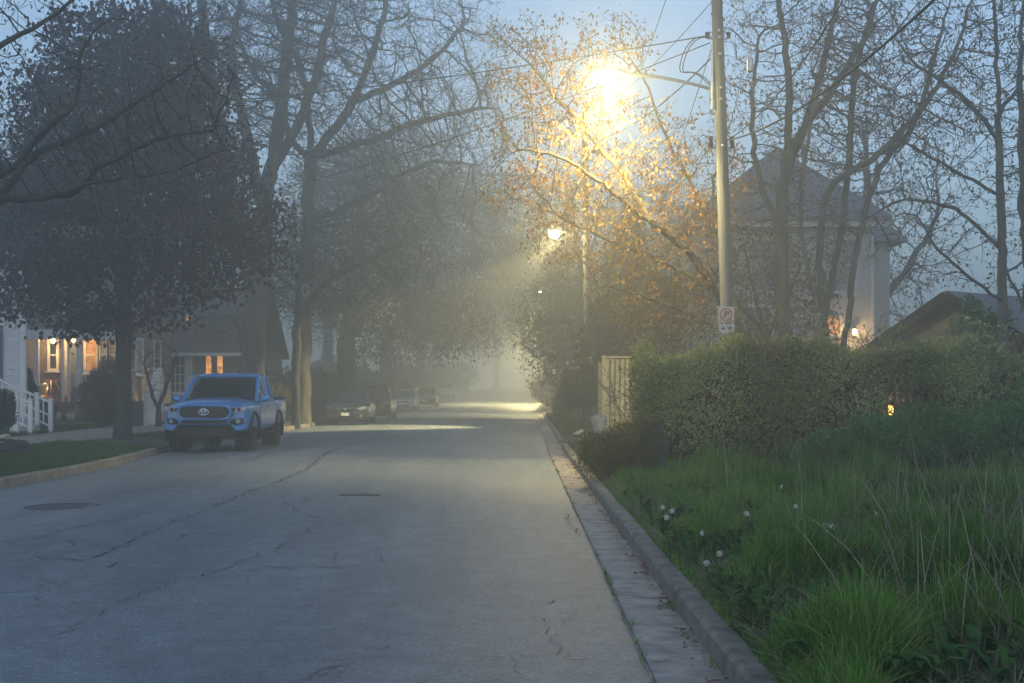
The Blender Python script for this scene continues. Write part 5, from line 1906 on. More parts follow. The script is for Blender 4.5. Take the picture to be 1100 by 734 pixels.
# low dark-roofed garage behind the hedge
g = empty('garage', (8.42, 26, 0.4), 'low rendered garage with dark gable roof and ivy above the hedge', 'garage')
ga = R(37)
rd = Vector((math.cos(ga), math.sin(ga), 0))
gd = Vector((math.sin(ga), -math.cos(ga), 0))
pk = Vector((8.42, 26, 0)) + rd * 0.25
hw, zp, ze = 1.45, 3.30, 2.52
mb = MB()
wl0, wl1 = pk - gd * hw, pk + gd * hw
we0, we1 = wl0 + rd * 6, wl1 + rd * 6
for q0, q1 in ((wl0, wl1), (we0, we1)):
    m_ = (q0 + q1) / 2
    mb.add([(q0.x, q0.y, 0.2), (q1.x, q1.y, 0.2), (q1.x, q1.y, ze), (m_.x, m_.y, zp), (q0.x, q0.y, ze)], [(0, 1, 2, 3, 4)])
for q0, q1 in ((wl0, we0), (wl1, we1)):
    mb.add([(q0.x, q0.y, 0.2), (q1.x, q1.y, 0.2), (q1.x, q1.y, ze), (q0.x, q0.y, ze)], [(0, 1, 2, 3)])
mb.build('wall', M['stucco_dark'], g)
mb = MB()
gable_roof(mb, pk, pk + rd * 6, hw, zp + 0.02, ze + 0.02, 0.42, 0.05, 0.22)
mb.build('roof', M['roof_slate'], g)
mb = MB()
sl = (zp - ze) / hw
for sg in (-1, 1):
    a = pk - rd * 0.24 + Vector((0, 0, zp - 0.05))
    b = pk - rd * 0.24 + gd * sg * (hw + 0.44) + Vector((0, 0, zp - 0.05 - sl * (hw + 0.44)))
    mb.span(a, b, 0.06, 0.22)
    mb.span(pk + gd * sg * (hw + 0.43) - rd * 0.2 + Vector((0, 0, ze - sl * 0.43 - 0.03)), pk + gd * sg * (hw + 0.43) + rd * 6.2 + Vector((0, 0, ze - sl * 0.43 - 0.03)), 0.08, 0.14)
mb.build('fascia', M['fascia'], g)
shrub('ivy', 'dark ivy clump climbing the garage gable wall', 'ivy', gp(1062, 24.9), [(P(1062, 362, 25.0), (0.42, 0.16, 0.30)), (P(1048, 345, 25.1), (0.25, 0.15, 0.28)), (P(1075, 345, 24.9), (0.2, 0.15, 0.2)), (P(1040, 328, 25.2), (0.14, 0.12, 0.14)), (P(1028, 352, 25.3), (0.16, 0.12, 0.2))], 1500, 0.08, 'juniper_leaf', 41, stems=10, aspect=0.85, dents=0.8)

# ------------------------------------------------------------------ fences, rocks
bf = empty('board_fence', (3.2, 36, float(hgt(3.2, 36))), 'yellowish vertical board fence lit by the street lamps at the hedge end', 'fence')
zf = float(hgt(3.2, 36))
mb = MB()
x = 2.32
while x < 5.6:
    hh = 2.1 + random.uniform(-0.012, 0.012)
    mb.box((x + 0.05, 36 + random.uniform(-0.012, 0.012), zf + hh / 2 - 0.03), (0.105, 0.022, hh))
    x += 0.138
mb.build('boards', M['wood'], bf)
mb = MB()
for x in (2.28, 3.98, 5.66):
    mb.box((x, 36.06, zf + 1.08), (0.10, 0.10, 2.2))
mb.box((3.95, 36.0, zf + 2.13), (3.5, 0.12, 0.05))
mb.build('rails', M['wood'], bf)
mb = MB()
for i in range(24):
    mb.box((2.33 + random.uniform(-0.003, 0.003), 36.13 + 0.066 + i * 0.138, zf + 1.02), (0.022, 0.132, 2.1))
mb.build('return_boards', M['wood'], bf)

ir = empty('iron_fence', (6.2, 22.4, float(hgt(6.2, 22.4))), 'black iron picket fence seen through the gap in the hedge', 'fence')
zf = float(hgt(6.2, 22.4))
mb = MB()
for i in range(30):
    mb.box((5.0 + i * 0.115, 22.4, zf + 0.65), (0.018, 0.018, 1.25))
mb.build('pickets', M['iron'], ir)
mb = MB()
mb.box((6.65, 22.4, zf + 1.2), (3.4, 0.03, 0.03))
mb.box((6.65, 22.4, zf + 0.18), (3.4, 0.03, 0.03))
for x in (5.0, 6.12, 8.3):
    mb.box((x, 22.43, zf + 0.7), (0.06, 0.06, 1.45))
mb.build('rails', M['iron'], ir)
# garden lantern behind the gap
c = Vector(P(957, 441, 25.4))
gl = empty('garden_lantern', (c.x, c.y, float(hgt(c.x, c.y))), 'small glowing garden lantern behind the iron fence', 'lantern')
mb = MB()
zg = float(hgt(c.x, c.y))
mb.tube([(c.x, c.y, zg - 0.05), (c.x, c.y, c.z - 0.1)], 0.02, 6)
mb.lathe((c.x, c.y, c.z), [(0.07, -0.11), (0.07, -0.09), (0.02, -0.09)], 8)
mb.lathe((c.x, c.y, c.z), [(0.10, 0.10), (0.03, 0.17), (0.01, 0.2)], 8)
mb.build('stand', M['iron'], gl)
mb = MB()
mb.lathe((c.x, c.y, c.z), [(0.055, -0.09), (0.06, 0.0), (0.055, 0.095)], 10)
mb.build('glass', M['lantern_glass'], gl)
ld = bpy.data.lights.new('lantern_light', 'POINT')
ld.energy = 30
ld.color = (1.0, 0.58, 0.2)
ld.shadow_soft_size = 0.05
lo = bpy.data.objects.new('lantern_light', ld)
COL.objects.link(lo)
lo.parent = gl
lo.location = (0.05, 0.16, c.z - zg)
gp_ = empty('garden_screen', (7.5, 26.2, float(hgt(7.5, 26.2))), 'brown board screen lit orange by the lantern behind the iron fence', 'screen')
mb = MB()
zg = float(hgt(7.5, 26.2))
for i in range(6):
    mb.box((7.32 + i * 0.125, 26.3, zg + 0.62), (0.118, 0.025, 1.3))
mb.build('boards', M['stucco_dark'], gp_)
mb = MB()
mb.box((7.63, 26.34, zg + 1.1), (0.75, 0.04, 0.07))
mb.box((7.63, 26.34, zg + 0.3), (0.75, 0.04, 0.07))
mb.build('rails', M['fascia'], gp_)


M['rock_dark'] = mk('dark_stone', (0.035, 0.036, 0.036), 0.95, 0.5, 6, 0.9, 20)


def rock(label, c, s, mat, seed, rz=0.0, cut=0.0):
    rg = random.Random(seed)
    bm = bmesh.new()
    bmesh.ops.create_icosphere(bm, subdivisions=4, radius=1.15)
    planes = [(Vector((rg.gauss(0, 1), rg.gauss(0, 1), rg.gauss(0, 0.8))).normalized(), rg.uniform(0.5, 0.8)) for _ in range(16)]
    for v in bm.verts:
        for n, d in planes:
            k = v.co.dot(n) - d
            if k > 0: v.co -= n * k * 0.985
        v.co *= 1 + 0.05 * math.sin(v.co.x * 7 + seed) * math.cos(v.co.y * 6 + v.co.z * 8) + rg.uniform(-0.012, 0.012)
        v.co = Vector((v.co.x * s[0], v.co.y * s[1], v.co.z * s[2]))
    me = bpy.data.meshes.new('rock')
    bm.to_mesh(me)
    bm.free()
    me.polygons.foreach_set("use_smooth", [True] * len(me.polygons))
    me.set_sharp_from_angle(angle=R(28))
    me.materials.append(M[mat])
    o = bpy.data.objects.new('rock', me)
    COL.objects.link(o)
    o.location = c
    o.rotation_euler = (rg.uniform(-0.15, 0.15), rg.uniform(-0.15, 0.15), rz)
    tag(o, label, 'rock')


rock('upright blue grey boulder at the hedge end among the grass', P(702, 482, 18.9), (0.30, 0.30, 0.42), 'rock', 3, 0.4)
rock('low grey boulder in the shade under the hedge', P(868, 488, 18.3), (0.38, 0.34, 0.32), 'rock', 8, 1.2)
rock('pale slanted stone leaning at the foot of the board fence', P(645, 455, 35.2), (0.30, 0.28, 0.36), 'rock_pale', 5, 0.6)
rock('small pale stone on the kerb verge near the fence', P(622, 466, 30), (0.22, 0.2, 0.10), 'rock_pale', 6, 0.2)
rock('broad dark stone on the grass strip at the left edge', P(18, 478, 23.6), (0.34, 0.34, 0.17), 'rock_dark', 9, 0.1)
rock('flat pale stone behind the broad dark one at the left edge', P(2, 471, 25), (0.26, 0.2, 0.08), 'rock_pale', 10, 0.1)

# ------------------------------------------------------------------ utility poles, lamps, wires
def pole(label, pxb, pxt, Y, pyt, r0, r1):
    b = gp(pxb, Y, -0.2)
    t = P(pxt, pyt, Y)
    root = empty('utility_pole', b, label, 'utility pole')
    mb = MB()
    n = 14
    pts = [Vector(b).lerp(Vector(t), i / n) for i in range(n + 1)]
    mb.tube(pts, [r0 + (r1 - r0) * i / n for i in range(n + 1)], 16)
    mb.build('shaft', M['pole_wood'], root, smooth=True)
    return root, Vector(b), Vector(t)


PY = 24.6
p1, pb1, pt1 = pole('tall weathered wooden utility pole rising behind the hedge', 786.5, 768, PY, -60, 0.135, 0.10)


def on_pole(py, b=pb1, t=pt1):
    z = CAMH + (HZ - py) / F * b.y
    k = (z - b.z) / (t.z - b.z)
    return b.lerp(t, k)


# hardware on the pole
mb = MB()
q = on_pole(75)
mb.tube([q + Vector((-0.13, -0.03, 0.45)), q + Vector((-0.13, -0.05, -0.3)), q + Vector((-0.13, -0.05, -0.75))], 0.028, 8)
mb.build('cable_guard', M['galv'], p1, smooth=True)
mb = MB()
for py in (35, 42, 96, 108, 158, 60):
    q = on_pole(py)
    mb.tube([q + Vector((-0.19, 0, 0)), q + Vector((0.19, 0, 0))], 0.014, 6)
    mb.lathe(tuple(q + Vector((0.0, -0.155, 0))), [(0.02, -0.01), (0.03, 0.0), (0.02, 0.03)], 8, 'Y')
mb.build('bolts', M['galv'], p1, smooth=True)
for py in (38, 150, 156):
    q = on_pole(py)
    for s in (-1, 1):
        mb = MB()
        mb.lathe(tuple(q + Vector((s * 0.2, 0, 0.0))), [(0.02, -0.06), (0.045, -0.045), (0.03, -0.015), (0.045, 0.01), (0.04, 0.05), (0.02, 0.06)], 10)
        mb.build('insulator', M['black_plastic'], p1, smooth=True)


def street_lamp(label, base, head, power, bowl=True, cone=132, tilt=0.0, ahead=0.0, soft=0.13):
    """curved arm, cobra head and drop bowl; the lamp lights from inside its bowl"""
    b, h = Vector(base), Vector(head)
    root = empty('street_lamp', b, label, 'street lamp', 'street lamps along the right kerb')
    d = (h - b)
    d2 = Vector((d.x, d.y, 0)).normalized()
    mb = MB()
    n = 12
    end = h - d2 * 0.28
    L = Vector((end.x - b.x, end.y - b.y, 0))
    pts = []
    for i in range(n + 1):
        t = i / n
        pts.append(Vector((b.x + L.x * t, b.y + L.y * t, b.z + (end.z - b.z) * math.sin(t * math.pi / 2) ** 0.9)))
    mb.tube(pts, 0.034, 8)
    mb.box(tuple(b), (0.09, 0.09, 0.3))
    mb.build('arm', M['galv'], root, smooth=True)
    ang = math.atan2(d2.y, d2.x)
    mb = MB()
    rings = []
    for s, w, hh, dz in ((-0.36, 0.045, 0.04, 0.0), (-0.28, 0.07, 0.06, 0.0), (-0.12, 0.13, 0.09, 0.02), (0.08, 0.16, 0.10, 0.03), (0.24, 0.13, 0.08, 0.02), (0.32, 0.05, 0.04, 0.0)):
        ring = []
        for k in range(16):
            a = 2 * math.pi * k / 16
            u, v = w * math.cos(a), hh * math.sin(a) * (1.0 if math.sin(a) > 0 else 0.35) + dz
            ring.append((h.x + d2.x * s - d2.y * u, h.y + d2.y * s + d2.x * u, h.z + v))
        rings.append(ring)
    mb.loft(rings)
    mb.build('housing', M['galv'], root, smooth=True)
    g = MB()
    if not bowl:
        g.lathe((h.x + d2.x * 0.06, h.y + d2.y * 0.06, h.z), [(0.12, -0.028), (0.12, -0.045), (0.01, -0.05)], 16)
    else:
        g.lathe((h.x + d2.x * 0.06, h.y + d2.y * 0.06, h.z), [(0.15, -0.01), (0.18, -0.06), (0.175, -0.13), (0.13, -0.20), (0.06, -0.235), (0.01, -0.24)], 16)
    g.build('bowl' if bowl else 'lens', M['lamp_glass' if bowl else 'lamp_lens'], root, smooth=True)
    ld = bpy.data.lights.new('lamp_light', 'SPOT')
    ld.spot_size = R(cone)
    ld.spot_blend = 0.55 if bowl else 1.0
    ld.energy = power
    ld.color = (1.0, 0.80, 0.38)
    ld.shadow_soft_size = soft
    lo = bpy.data.objects.new('lamp_light', ld)
    COL.objects.link(lo)
    lo.parent = root
    lo.rotation_euler = (R(ahead), R(tilt), 0)
    lo.location = Vector((h.x + d2.x * 0.06, h.y + d2.y * 0.06, h.z - 0.40)) - b


lb = on_pole(96) + Vector((-0.15, 0, 0))
street_lamp('nearest street lamp, blazing on a long curved arm from the tall pole', lb, P(655, 79, 24.3), LAMP_POWER * 1.6, True, 140, 0, 12)

p2, pb2, pt2 = pole('second utility pole, hazy behind the lit orange leaves', 632, 628, 50, 110, 0.15, 0.11)
q = on_pole(252, pb2, pt2)
street_lamp('second street lamp, small bright head shining through fog over the street', q + Vector((-0.12, 0, -0.1)), P(597, 249, 49.6), LAMP_POWER * 13, True, 56, 48)
p3, pb3, pt3 = pole('third utility pole, nearly lost in fog', 612, 609, 77, 200, 0.15, 0.11)
q = on_pole(305, pb3, pt3)
street_lamp('third street lamp glowing behind hazy crowns', q + Vector((-0.12, 0, -0.1)), (1.2, 76.6, 7.3), LAMP_POWER * 6.0, False, 150, 0, 0, 0.4)
p4, pb4, pt4 = pole('farthest utility pole veiled by fog', 598, 596, 104, 250, 0.15, 0.11)
q = on_pole(330, pb4, pt4)
street_lamp('farthest street lamp glowing at the foggy end of the street', q + Vector((-0.12, 0, -0.1)), (1.1, 103.5, 7.7), LAMP_POWER * 22, False, 160, 0, 0, 0.4)


def wire(label, a, b, sag, r=0.011, group='overhead cables', name='cable', n=26):
    a, b = Vector(a), Vector(b)
    mb = MB()
    pts = []
    for i in range(n + 1):
        t = i / n
        p = a.lerp(b, t)
        p.z -= sag * 4 * t * (1 - t)
        pts.append(p)
    mb.tube(pts, r, 5)
    tag(mb.build(name, M['wire'], smooth=True, origin=tuple(a)), label, 'cable', group)


t1 = on_pole(38)
wire('cable from the pole top crossing the street above the elm', t1 + Vector((-0.15, 0, 0)), P(0, 112, 52), 0.55, 0.013)
wire('cable just below the pole top sloping down to the shingle house', on_pole(46) + Vector((-0.15, 0, 0)), P(120, 236, 46), 0.55, 0.011)
t2 = on_pole(165, pb2, pt2)
wire('upper cable of the close pair slanting across the elm trunk', t2, P(205, 262, 44), 0.35, 0.012)
wire('lower cable of the close pair slanting across the elm trunk', on_pole(172, pb2, pt2), P(170, 268, 42), 0.45, 0.015)
wire('long cable between the first and second pole', on_pole(60) + Vector((-0.1, 0.05, 0)), on_pole(150, pb2, pt2), 0.45, 0.016)
wire('thin line between the first and second pole tops', on_pole(2) + Vector((-0.1, 0.05, 0)), on_pole(125, pb2, pt2), 0.3, 0.009)
wire('cable along the hazy second and third poles', on_pole(150, pb2, pt2), on_pole(235, pb3, pt3), 0.4, 0.016)
wire('thick black service cable climbing from the pole to the upper right', on_pole(151) + Vector((0.12, 0, 0)), P(1012, -8, 12.5), 0.25, 0.016)
wire('thin service cable climbing steeply right of the pole', on_pole(150) + Vector((0.12, 0, 0)), P(905, 2, 15), 0.22, 0.010)
wire('thin drop line on the sky side of the pole top', on_pole(33) + Vector((0.1, 0, 0)), P(800, -5, 20), 0.02, 0.007)
wire('thin guy line slanting above the nearest lamp', P(690, 72, 26), P(722, -20, 24), 0.02, 0.007)
wire('lower guy line slanting left of the pole', on_pole(50) + Vector((-0.12, 0, 0)), P(720, 185, 27), 0.05, 0.008)
# slack loops of cable hung on the pole
mb = MB()
q = on_pole(45)
for off in (0.0, 0.06):
    pts = []
    for i in range(15):
        t = i / 14
        pts.append(q + Vector((-0.12 - 0.55 * math.sin(t * math.pi) - off, -0.03 - off * 0.4, 0.08 - 0.95 * t + 0.12 * math.sin(t * 9))))
    mb.tube(pts, 0.011, 5)
tag(mb.build('cable_loop', M['wire'], smooth=True, origin=tuple(q)), 'slack loops of black cable hanging at the pole top', 'cable')
c = Vector(P(806, 69, 20.5))
mb = MB()
mb.lathe(tuple(c), [(0.02, -0.13), (0.05, -0.11), (0.05, 0.08), (0.02, 0.11)], 10)
mb.tube([c + Vector((0.0, 0, 0.1)), c + Vector((-0.05, 0, 0.9))], 0.006, 5)
mb.tube([c + Vector((0.0, 0, -0.1)), c + Vector((0.09, 0, -0.6))], 0.006, 5)
tag(mb.build('cable_splice', M['galv'], smooth=True, origin=tuple(c)), 'small grey canister hanging on a line right of the pole', 'splice case')
# coil of cable hung in the misty air by the slim trunk
mb = MB()
c = Vector(P(328, 312, 47))
pts = [c + Vector((0.12 * math.cos(a), 0, 0.2 * math.sin(a))) for a in [i * 2 * math.pi / 20 for i in range(21)]]
mb.tube(pts, 0.028, 6)
mb.tube([c + Vector((-0.02, 0, -0.18)), c + Vector((0.0, 0.3, -0.35))], 0.02, 5)
tag(mb.build('hanging_ring', M['galv'], smooth=True, origin=tuple(c)), 'pale ring hanging before the slim trunk in the haze', 'ring')

# two stacked signs on the pole
def sign(py, w, h, label, kind):
    q = on_pole(py) + Vector((-0.05, -0.185, 0))
    root = empty('parking_sign', q, label, 'sign')
    mb = MB()
    rr = 0.03
    poly = []
    for cx, cz, a0 in ((w / 2 - rr, h / 2 - rr, 0), (-w / 2 + rr, h / 2 - rr, 90), (-w / 2 + rr, -h / 2 + rr, 180), (w / 2 - rr, -h / 2 + rr, 270)):
        for k in range(4):
            a = R(a0 + 30 * k)
            poly.append((cx + rr * math.cos(a), cz + rr * math.sin(a)))
    mb.prism(poly, lambda u, v, d: (q.x + u, q.y + d, q.z + v), 0, 0.004)
    mb.build('plate', M['sign_white'], root)

    def disc(cx, cz, r0, r1, mat, name, dy, a0=0, a1=360):
        m = MB()
        n = 28
        vs_, fs = [], []
        for i in range(n + 1):
            a = R(a0 + (a1 - a0) * i / n)
            for r_ in (r0, r1):
                vs_.append((q.x + cx + r_ * math.cos(a), q.y - dy, q.z + cz + r_ * math.sin(a)))
        for i in range(n):
            fs.append((2 * i, 2 * i + 1, 2 * i + 3, 2 * i + 2))
        m.add(vs_, fs)
        return m.build(name, mat, root)

    if kind == 0:
        disc(0, 0.03, 0.095, 0.122, M['sign_red'], 'ring', 0.002)
        m = MB()       # blurred black figure inside the ring, with the diagonal bar
        m.box((q.x - 0.025, q.y - 0.002, q.z + 0.03), (0.026, 0.002, 0.13))
        m.box((q.x + 0.012, q.y - 0.002, q.z + 0.082), (0.05, 0.002, 0.024))
        m.box((q.x + 0.012, q.y - 0.002, q.z + 0.03), (0.05, 0.002, 0.024))
        m.box((q.x + 0.040, q.y - 0.002, q.z + 0.056), (0.024, 0.002, 0.06))
        m.build('symbol', M['sign_black'], root)
        m = MB()
        m.box((q.x, q.y - 0.0045, q.z + 0.03), (0.02, 0.002, 0.2), M=Matrix.Rotation(R(45), 4, 'Y'))
        m.build('slash', M['sign_red'], root)
        m = MB()
        for x in (-0.08, 0.0, 0.07):
            m.box((q.x + x, q.y - 0.002, q.z - 0.125), (0.05, 0.002, 0.026))
        m.build('marks', M['sign_black'], root)
    else:
        m = MB()
        m.prism([(-0.115, 0.0), (-0.06, 0.04), (-0.06, 0.015), (-0.02, 0.015), (-0.02, -0.015), (-0.06, -0.015), (-0.06, -0.04)], lambda u, v, d: (q.x + u, q.y - 0.002 + d, q.z + v), -0.001, 0.001)
        m.prism([(0.115, 0.01), (0.06, 0.05), (0.06, 0.025), (0.02, 0.025), (0.02, -0.005), (0.06, -0.005), (0.06, -0.03)], lambda u, v, d: (q.x + u, q.y - 0.002 + d, q.z + v), -0.001, 0.001)
        m.build('marks', M['sign_black'], root)


sign(340.5, 0.30, 0.36, 'upper pole sign with a red ring over a black symbol', 0)
sign(353.5, 0.30, 0.20, 'lower pole sign with dark arrow marks below the ringed one', 1)

# dandelion clocks
for i, (px, py) in enumerate(((712, 545), (722, 549), (755, 573), (773, 595), (759, 605), (839, 624), (887, 564), (894, 566), (888, 571), (798, 640), (802, 552), (941, 552), (855, 544), (716, 556), (840, 523))):
    zt = (0.40 if py < 590 else 0.27) + random.uniform(-0.05, 0.05)
    Y = F * (CAMH - zt) / (py - HZ)
    x = (px - VX) / F * Y
    zb = float(hgt(x, Y))
    zt = CAMH + (HZ - py) / F * Y
    root = empty('dandelion', (x, Y, zb), ['white dandelion clock standing in the long grass', 'half-blown white dandelion clock standing in the long grass'][i % 3 == 2], 'dandelion', 'full dandelion clocks' if i % 3 != 2 else 'half-blown dandelion clocks')
    mb = MB()
    mb.tube([(x + 0.03, Y, zb - 0.02), (x + 0.015, Y, (zb + zt) / 2), (x, Y, zt)], 0.003, 5)
    mb.build('stem', M['weed_leaf'], root, smooth=True)
    k = 230 if i % 3 != 2 else 110
    d = rng.normal(0, 1, (k, 3))
    d /= np.linalg.norm(d, axis=1, keepdims=True)
    if i % 3 == 2: d = d[d[:, 0] < 0.35]
    C = np.array([x, Y, zt]) + d * 0.015 * rng.uniform(0.75, 1.0, (len(d), 1))
    V, Fc = kite_leaves(C, 0.010, 0, 0.3, 0.8)
    np_mesh('seed_head', V, Fc, M['seed_white'], root, var=np.repeat(rng.random(len(C)), 4))

# broad weed rosettes among the grass
def weeds():
    V_, F_, va = [], [], []
    off = 0
    for i in range(210):
        Y = 5.0 + 11 * random.random() ** 1.4
        x = float(xr(Y)) + 0.22 + (0.4 * Y - 1.0) * random.random() ** 1.3
        z = float(hgt(x, Y))
        n = random.randint(7, 13)
        for k in range(n):
            a = random.uniform(0, 6.28)
            L = random.uniform(0.09, 0.22)
            w = L * random.uniform(0.10, 0.17)
            rise = random.uniform(0.04, 0.2)
            d = np.array([math.cos(a), math.sin(a), 0])
            s = np.array([-d[1], d[0], 0])
            b = np.array([x, Y, z + 0.01])
            pts = []
            for t, ww in ((0, 0.15), (0.3, 0.7), (0.6, 1.0), (0.85, 0.6), (1.0, 0.02)):
                c = b + d * L * t + np.array([0, 0, rise * math.sin(t * 2.2)])
                pts += [c - s * w * ww, c + s * w * ww]
            V_.extend(pts)
            for q in range(4):
                F_.append((off + 2 * q, off + 2 * q + 1, off + 2 * q + 3, off + 2 * q + 2))
            va.extend([random.random()] * 10)
            off += 10
    o = np_mesh('weeds', np.array(V_), np.array(F_), M['weed_leaf'], var=va, smooth=True)
    tag(o, 'broad-leaved weeds scattered through the grass along the kerb', 'weeds', kind='stuff')


weeds()

# ------------------------------------------------------------------ vehicles
def sring(w, z0, z1, y, n=5.0, k=28, tuck=0.0):
    """rounded-rectangle section at station y"""
    out = []
    zc, hh = (z0 + z1) / 2, (z1 - z0) / 2
    for i in range(k):
        a = 2 * math.pi * (i + 0.5) / k
        c, s = math.cos(a), math.sin(a)
        x = w * math.copysign(abs(c) ** (2 / n), c)
        z = hh * math.copysign(abs(s) ** (2 / n), s)
        x *= 1 - tuck * max(0, -z / hh) ** 2
        out.append((x, y, zc + z))
    return out


def plan_ring(w, y0, y1, z, n=5.0, k=32, front=0.0):
    """rounded rectangle in plan at height z (for the glasshouse)"""
    out = []
    yc, hy = (y0 + y1) / 2, (y1 - y0) / 2
    for i in range(k):
        a = 2 * math.pi * (i + 0.5) / k
        c, s = math.cos(a), math.sin(a)
        x = w * math.copysign(abs(c) ** (2 / n), c)
        y = yc + hy * math.copysign(abs(s) ** (2 / n), s)
        if y < yc: y += front * (x / w) ** 2
        out.append((x, y, z))
    return out


def cut_mesh(o, cutters):
    """boolean difference, applied"""
    for c in cutters:
        m = o.modifiers.new('b', 'BOOLEAN')
        m.operation = 'DIFFERENCE'
        m.object = c
        m.solver = 'EXACT'
    dg = bpy.context.evaluated_depsgraph_get()
    me = bpy.data.meshes.new_from_object(o.evaluated_get(dg))
    o.modifiers.clear()
    old = o.data
    o.data = me
    bpy.data.meshes.remove(old)
    for c in cutters:
        me2 = c.data
        bpy.data.objects.remove(c)
        bpy.data.meshes.remove(me2)
    for p in o.data.polygons: p.use_smooth = True
    try: o.data.set_sharp_from_angle(angle=R(32))
    except Exception: pass


def wheel(parent, x, y, r, w, side, rim='rim', seed=0):
    t = MB()
    prof = [(r * 0.60, -w / 2 + 0.012), (r * 0.66, -w / 2), (r * 0.90, -w / 2 + 0.004), (r * 0.97, -w * 0.40)]
    for i in range(7):
        zc = -w * 0.34 + w * 0.68 * i / 6
        prof += [(r, zc - w * 0.035), (r, zc + w * 0.035), (r * 0.972, zc + w * 0.04), (r * 0.972, zc + w * 0.07)]
    prof += [(r * 0.97, w * 0.40), (r * 0.90, w / 2 - 0.004), (r * 0.66, w / 2), (r * 0.60, w / 2 - 0.012)]
    t.lathe((x, y, r), prof, 36, 'X')
    root = t.build('wheel', M['rubber'], parent, smooth=True, local=True, angle=30)
    f = MB()
    s = side
    ring = [(r * 0.615, s * (w / 2 - 0.05)), (r * 0.615, s * (w / 2 - 0.012)), (r * 0.56, s * (w / 2 - 0.012)), (r * 0.53, s * (w / 2 - 0.06))]
    f.lathe((x, y, r), ring, 28, 'X')
    f.lathe((x, y, r), [(r * 0.16, s * (w / 2 - 0.06)), (r * 0.15, s * (w / 2 - 0.015)), (r * 0.05, s * (w / 2 - 0.008))], 14, 'X')
    for k in range(6):
        a = 2 * math.pi * k / 6
        p0 = Vector((x + s * (w / 2 - 0.028), y + math.cos(a) * r * 0.12, r + math.sin(a) * r * 0.12))
        p1 = Vector((x + s * (w / 2 - 0.022), y + math.cos(a) * r * 0.57, r + math.sin(a) * r * 0.57))
        f.span(p0, p1, 0.055, 0.03)
    f.build('rim', M[rim], root, smooth=True, local=True)
    return root


def cutter_cyl(x0, x1, y, z, r):
    c = MB()
    c.lathe((0, y, z), [(r, x0), (r, x1)], 40, 'X')
    return c.build('cutter', M['iron'], local=True)


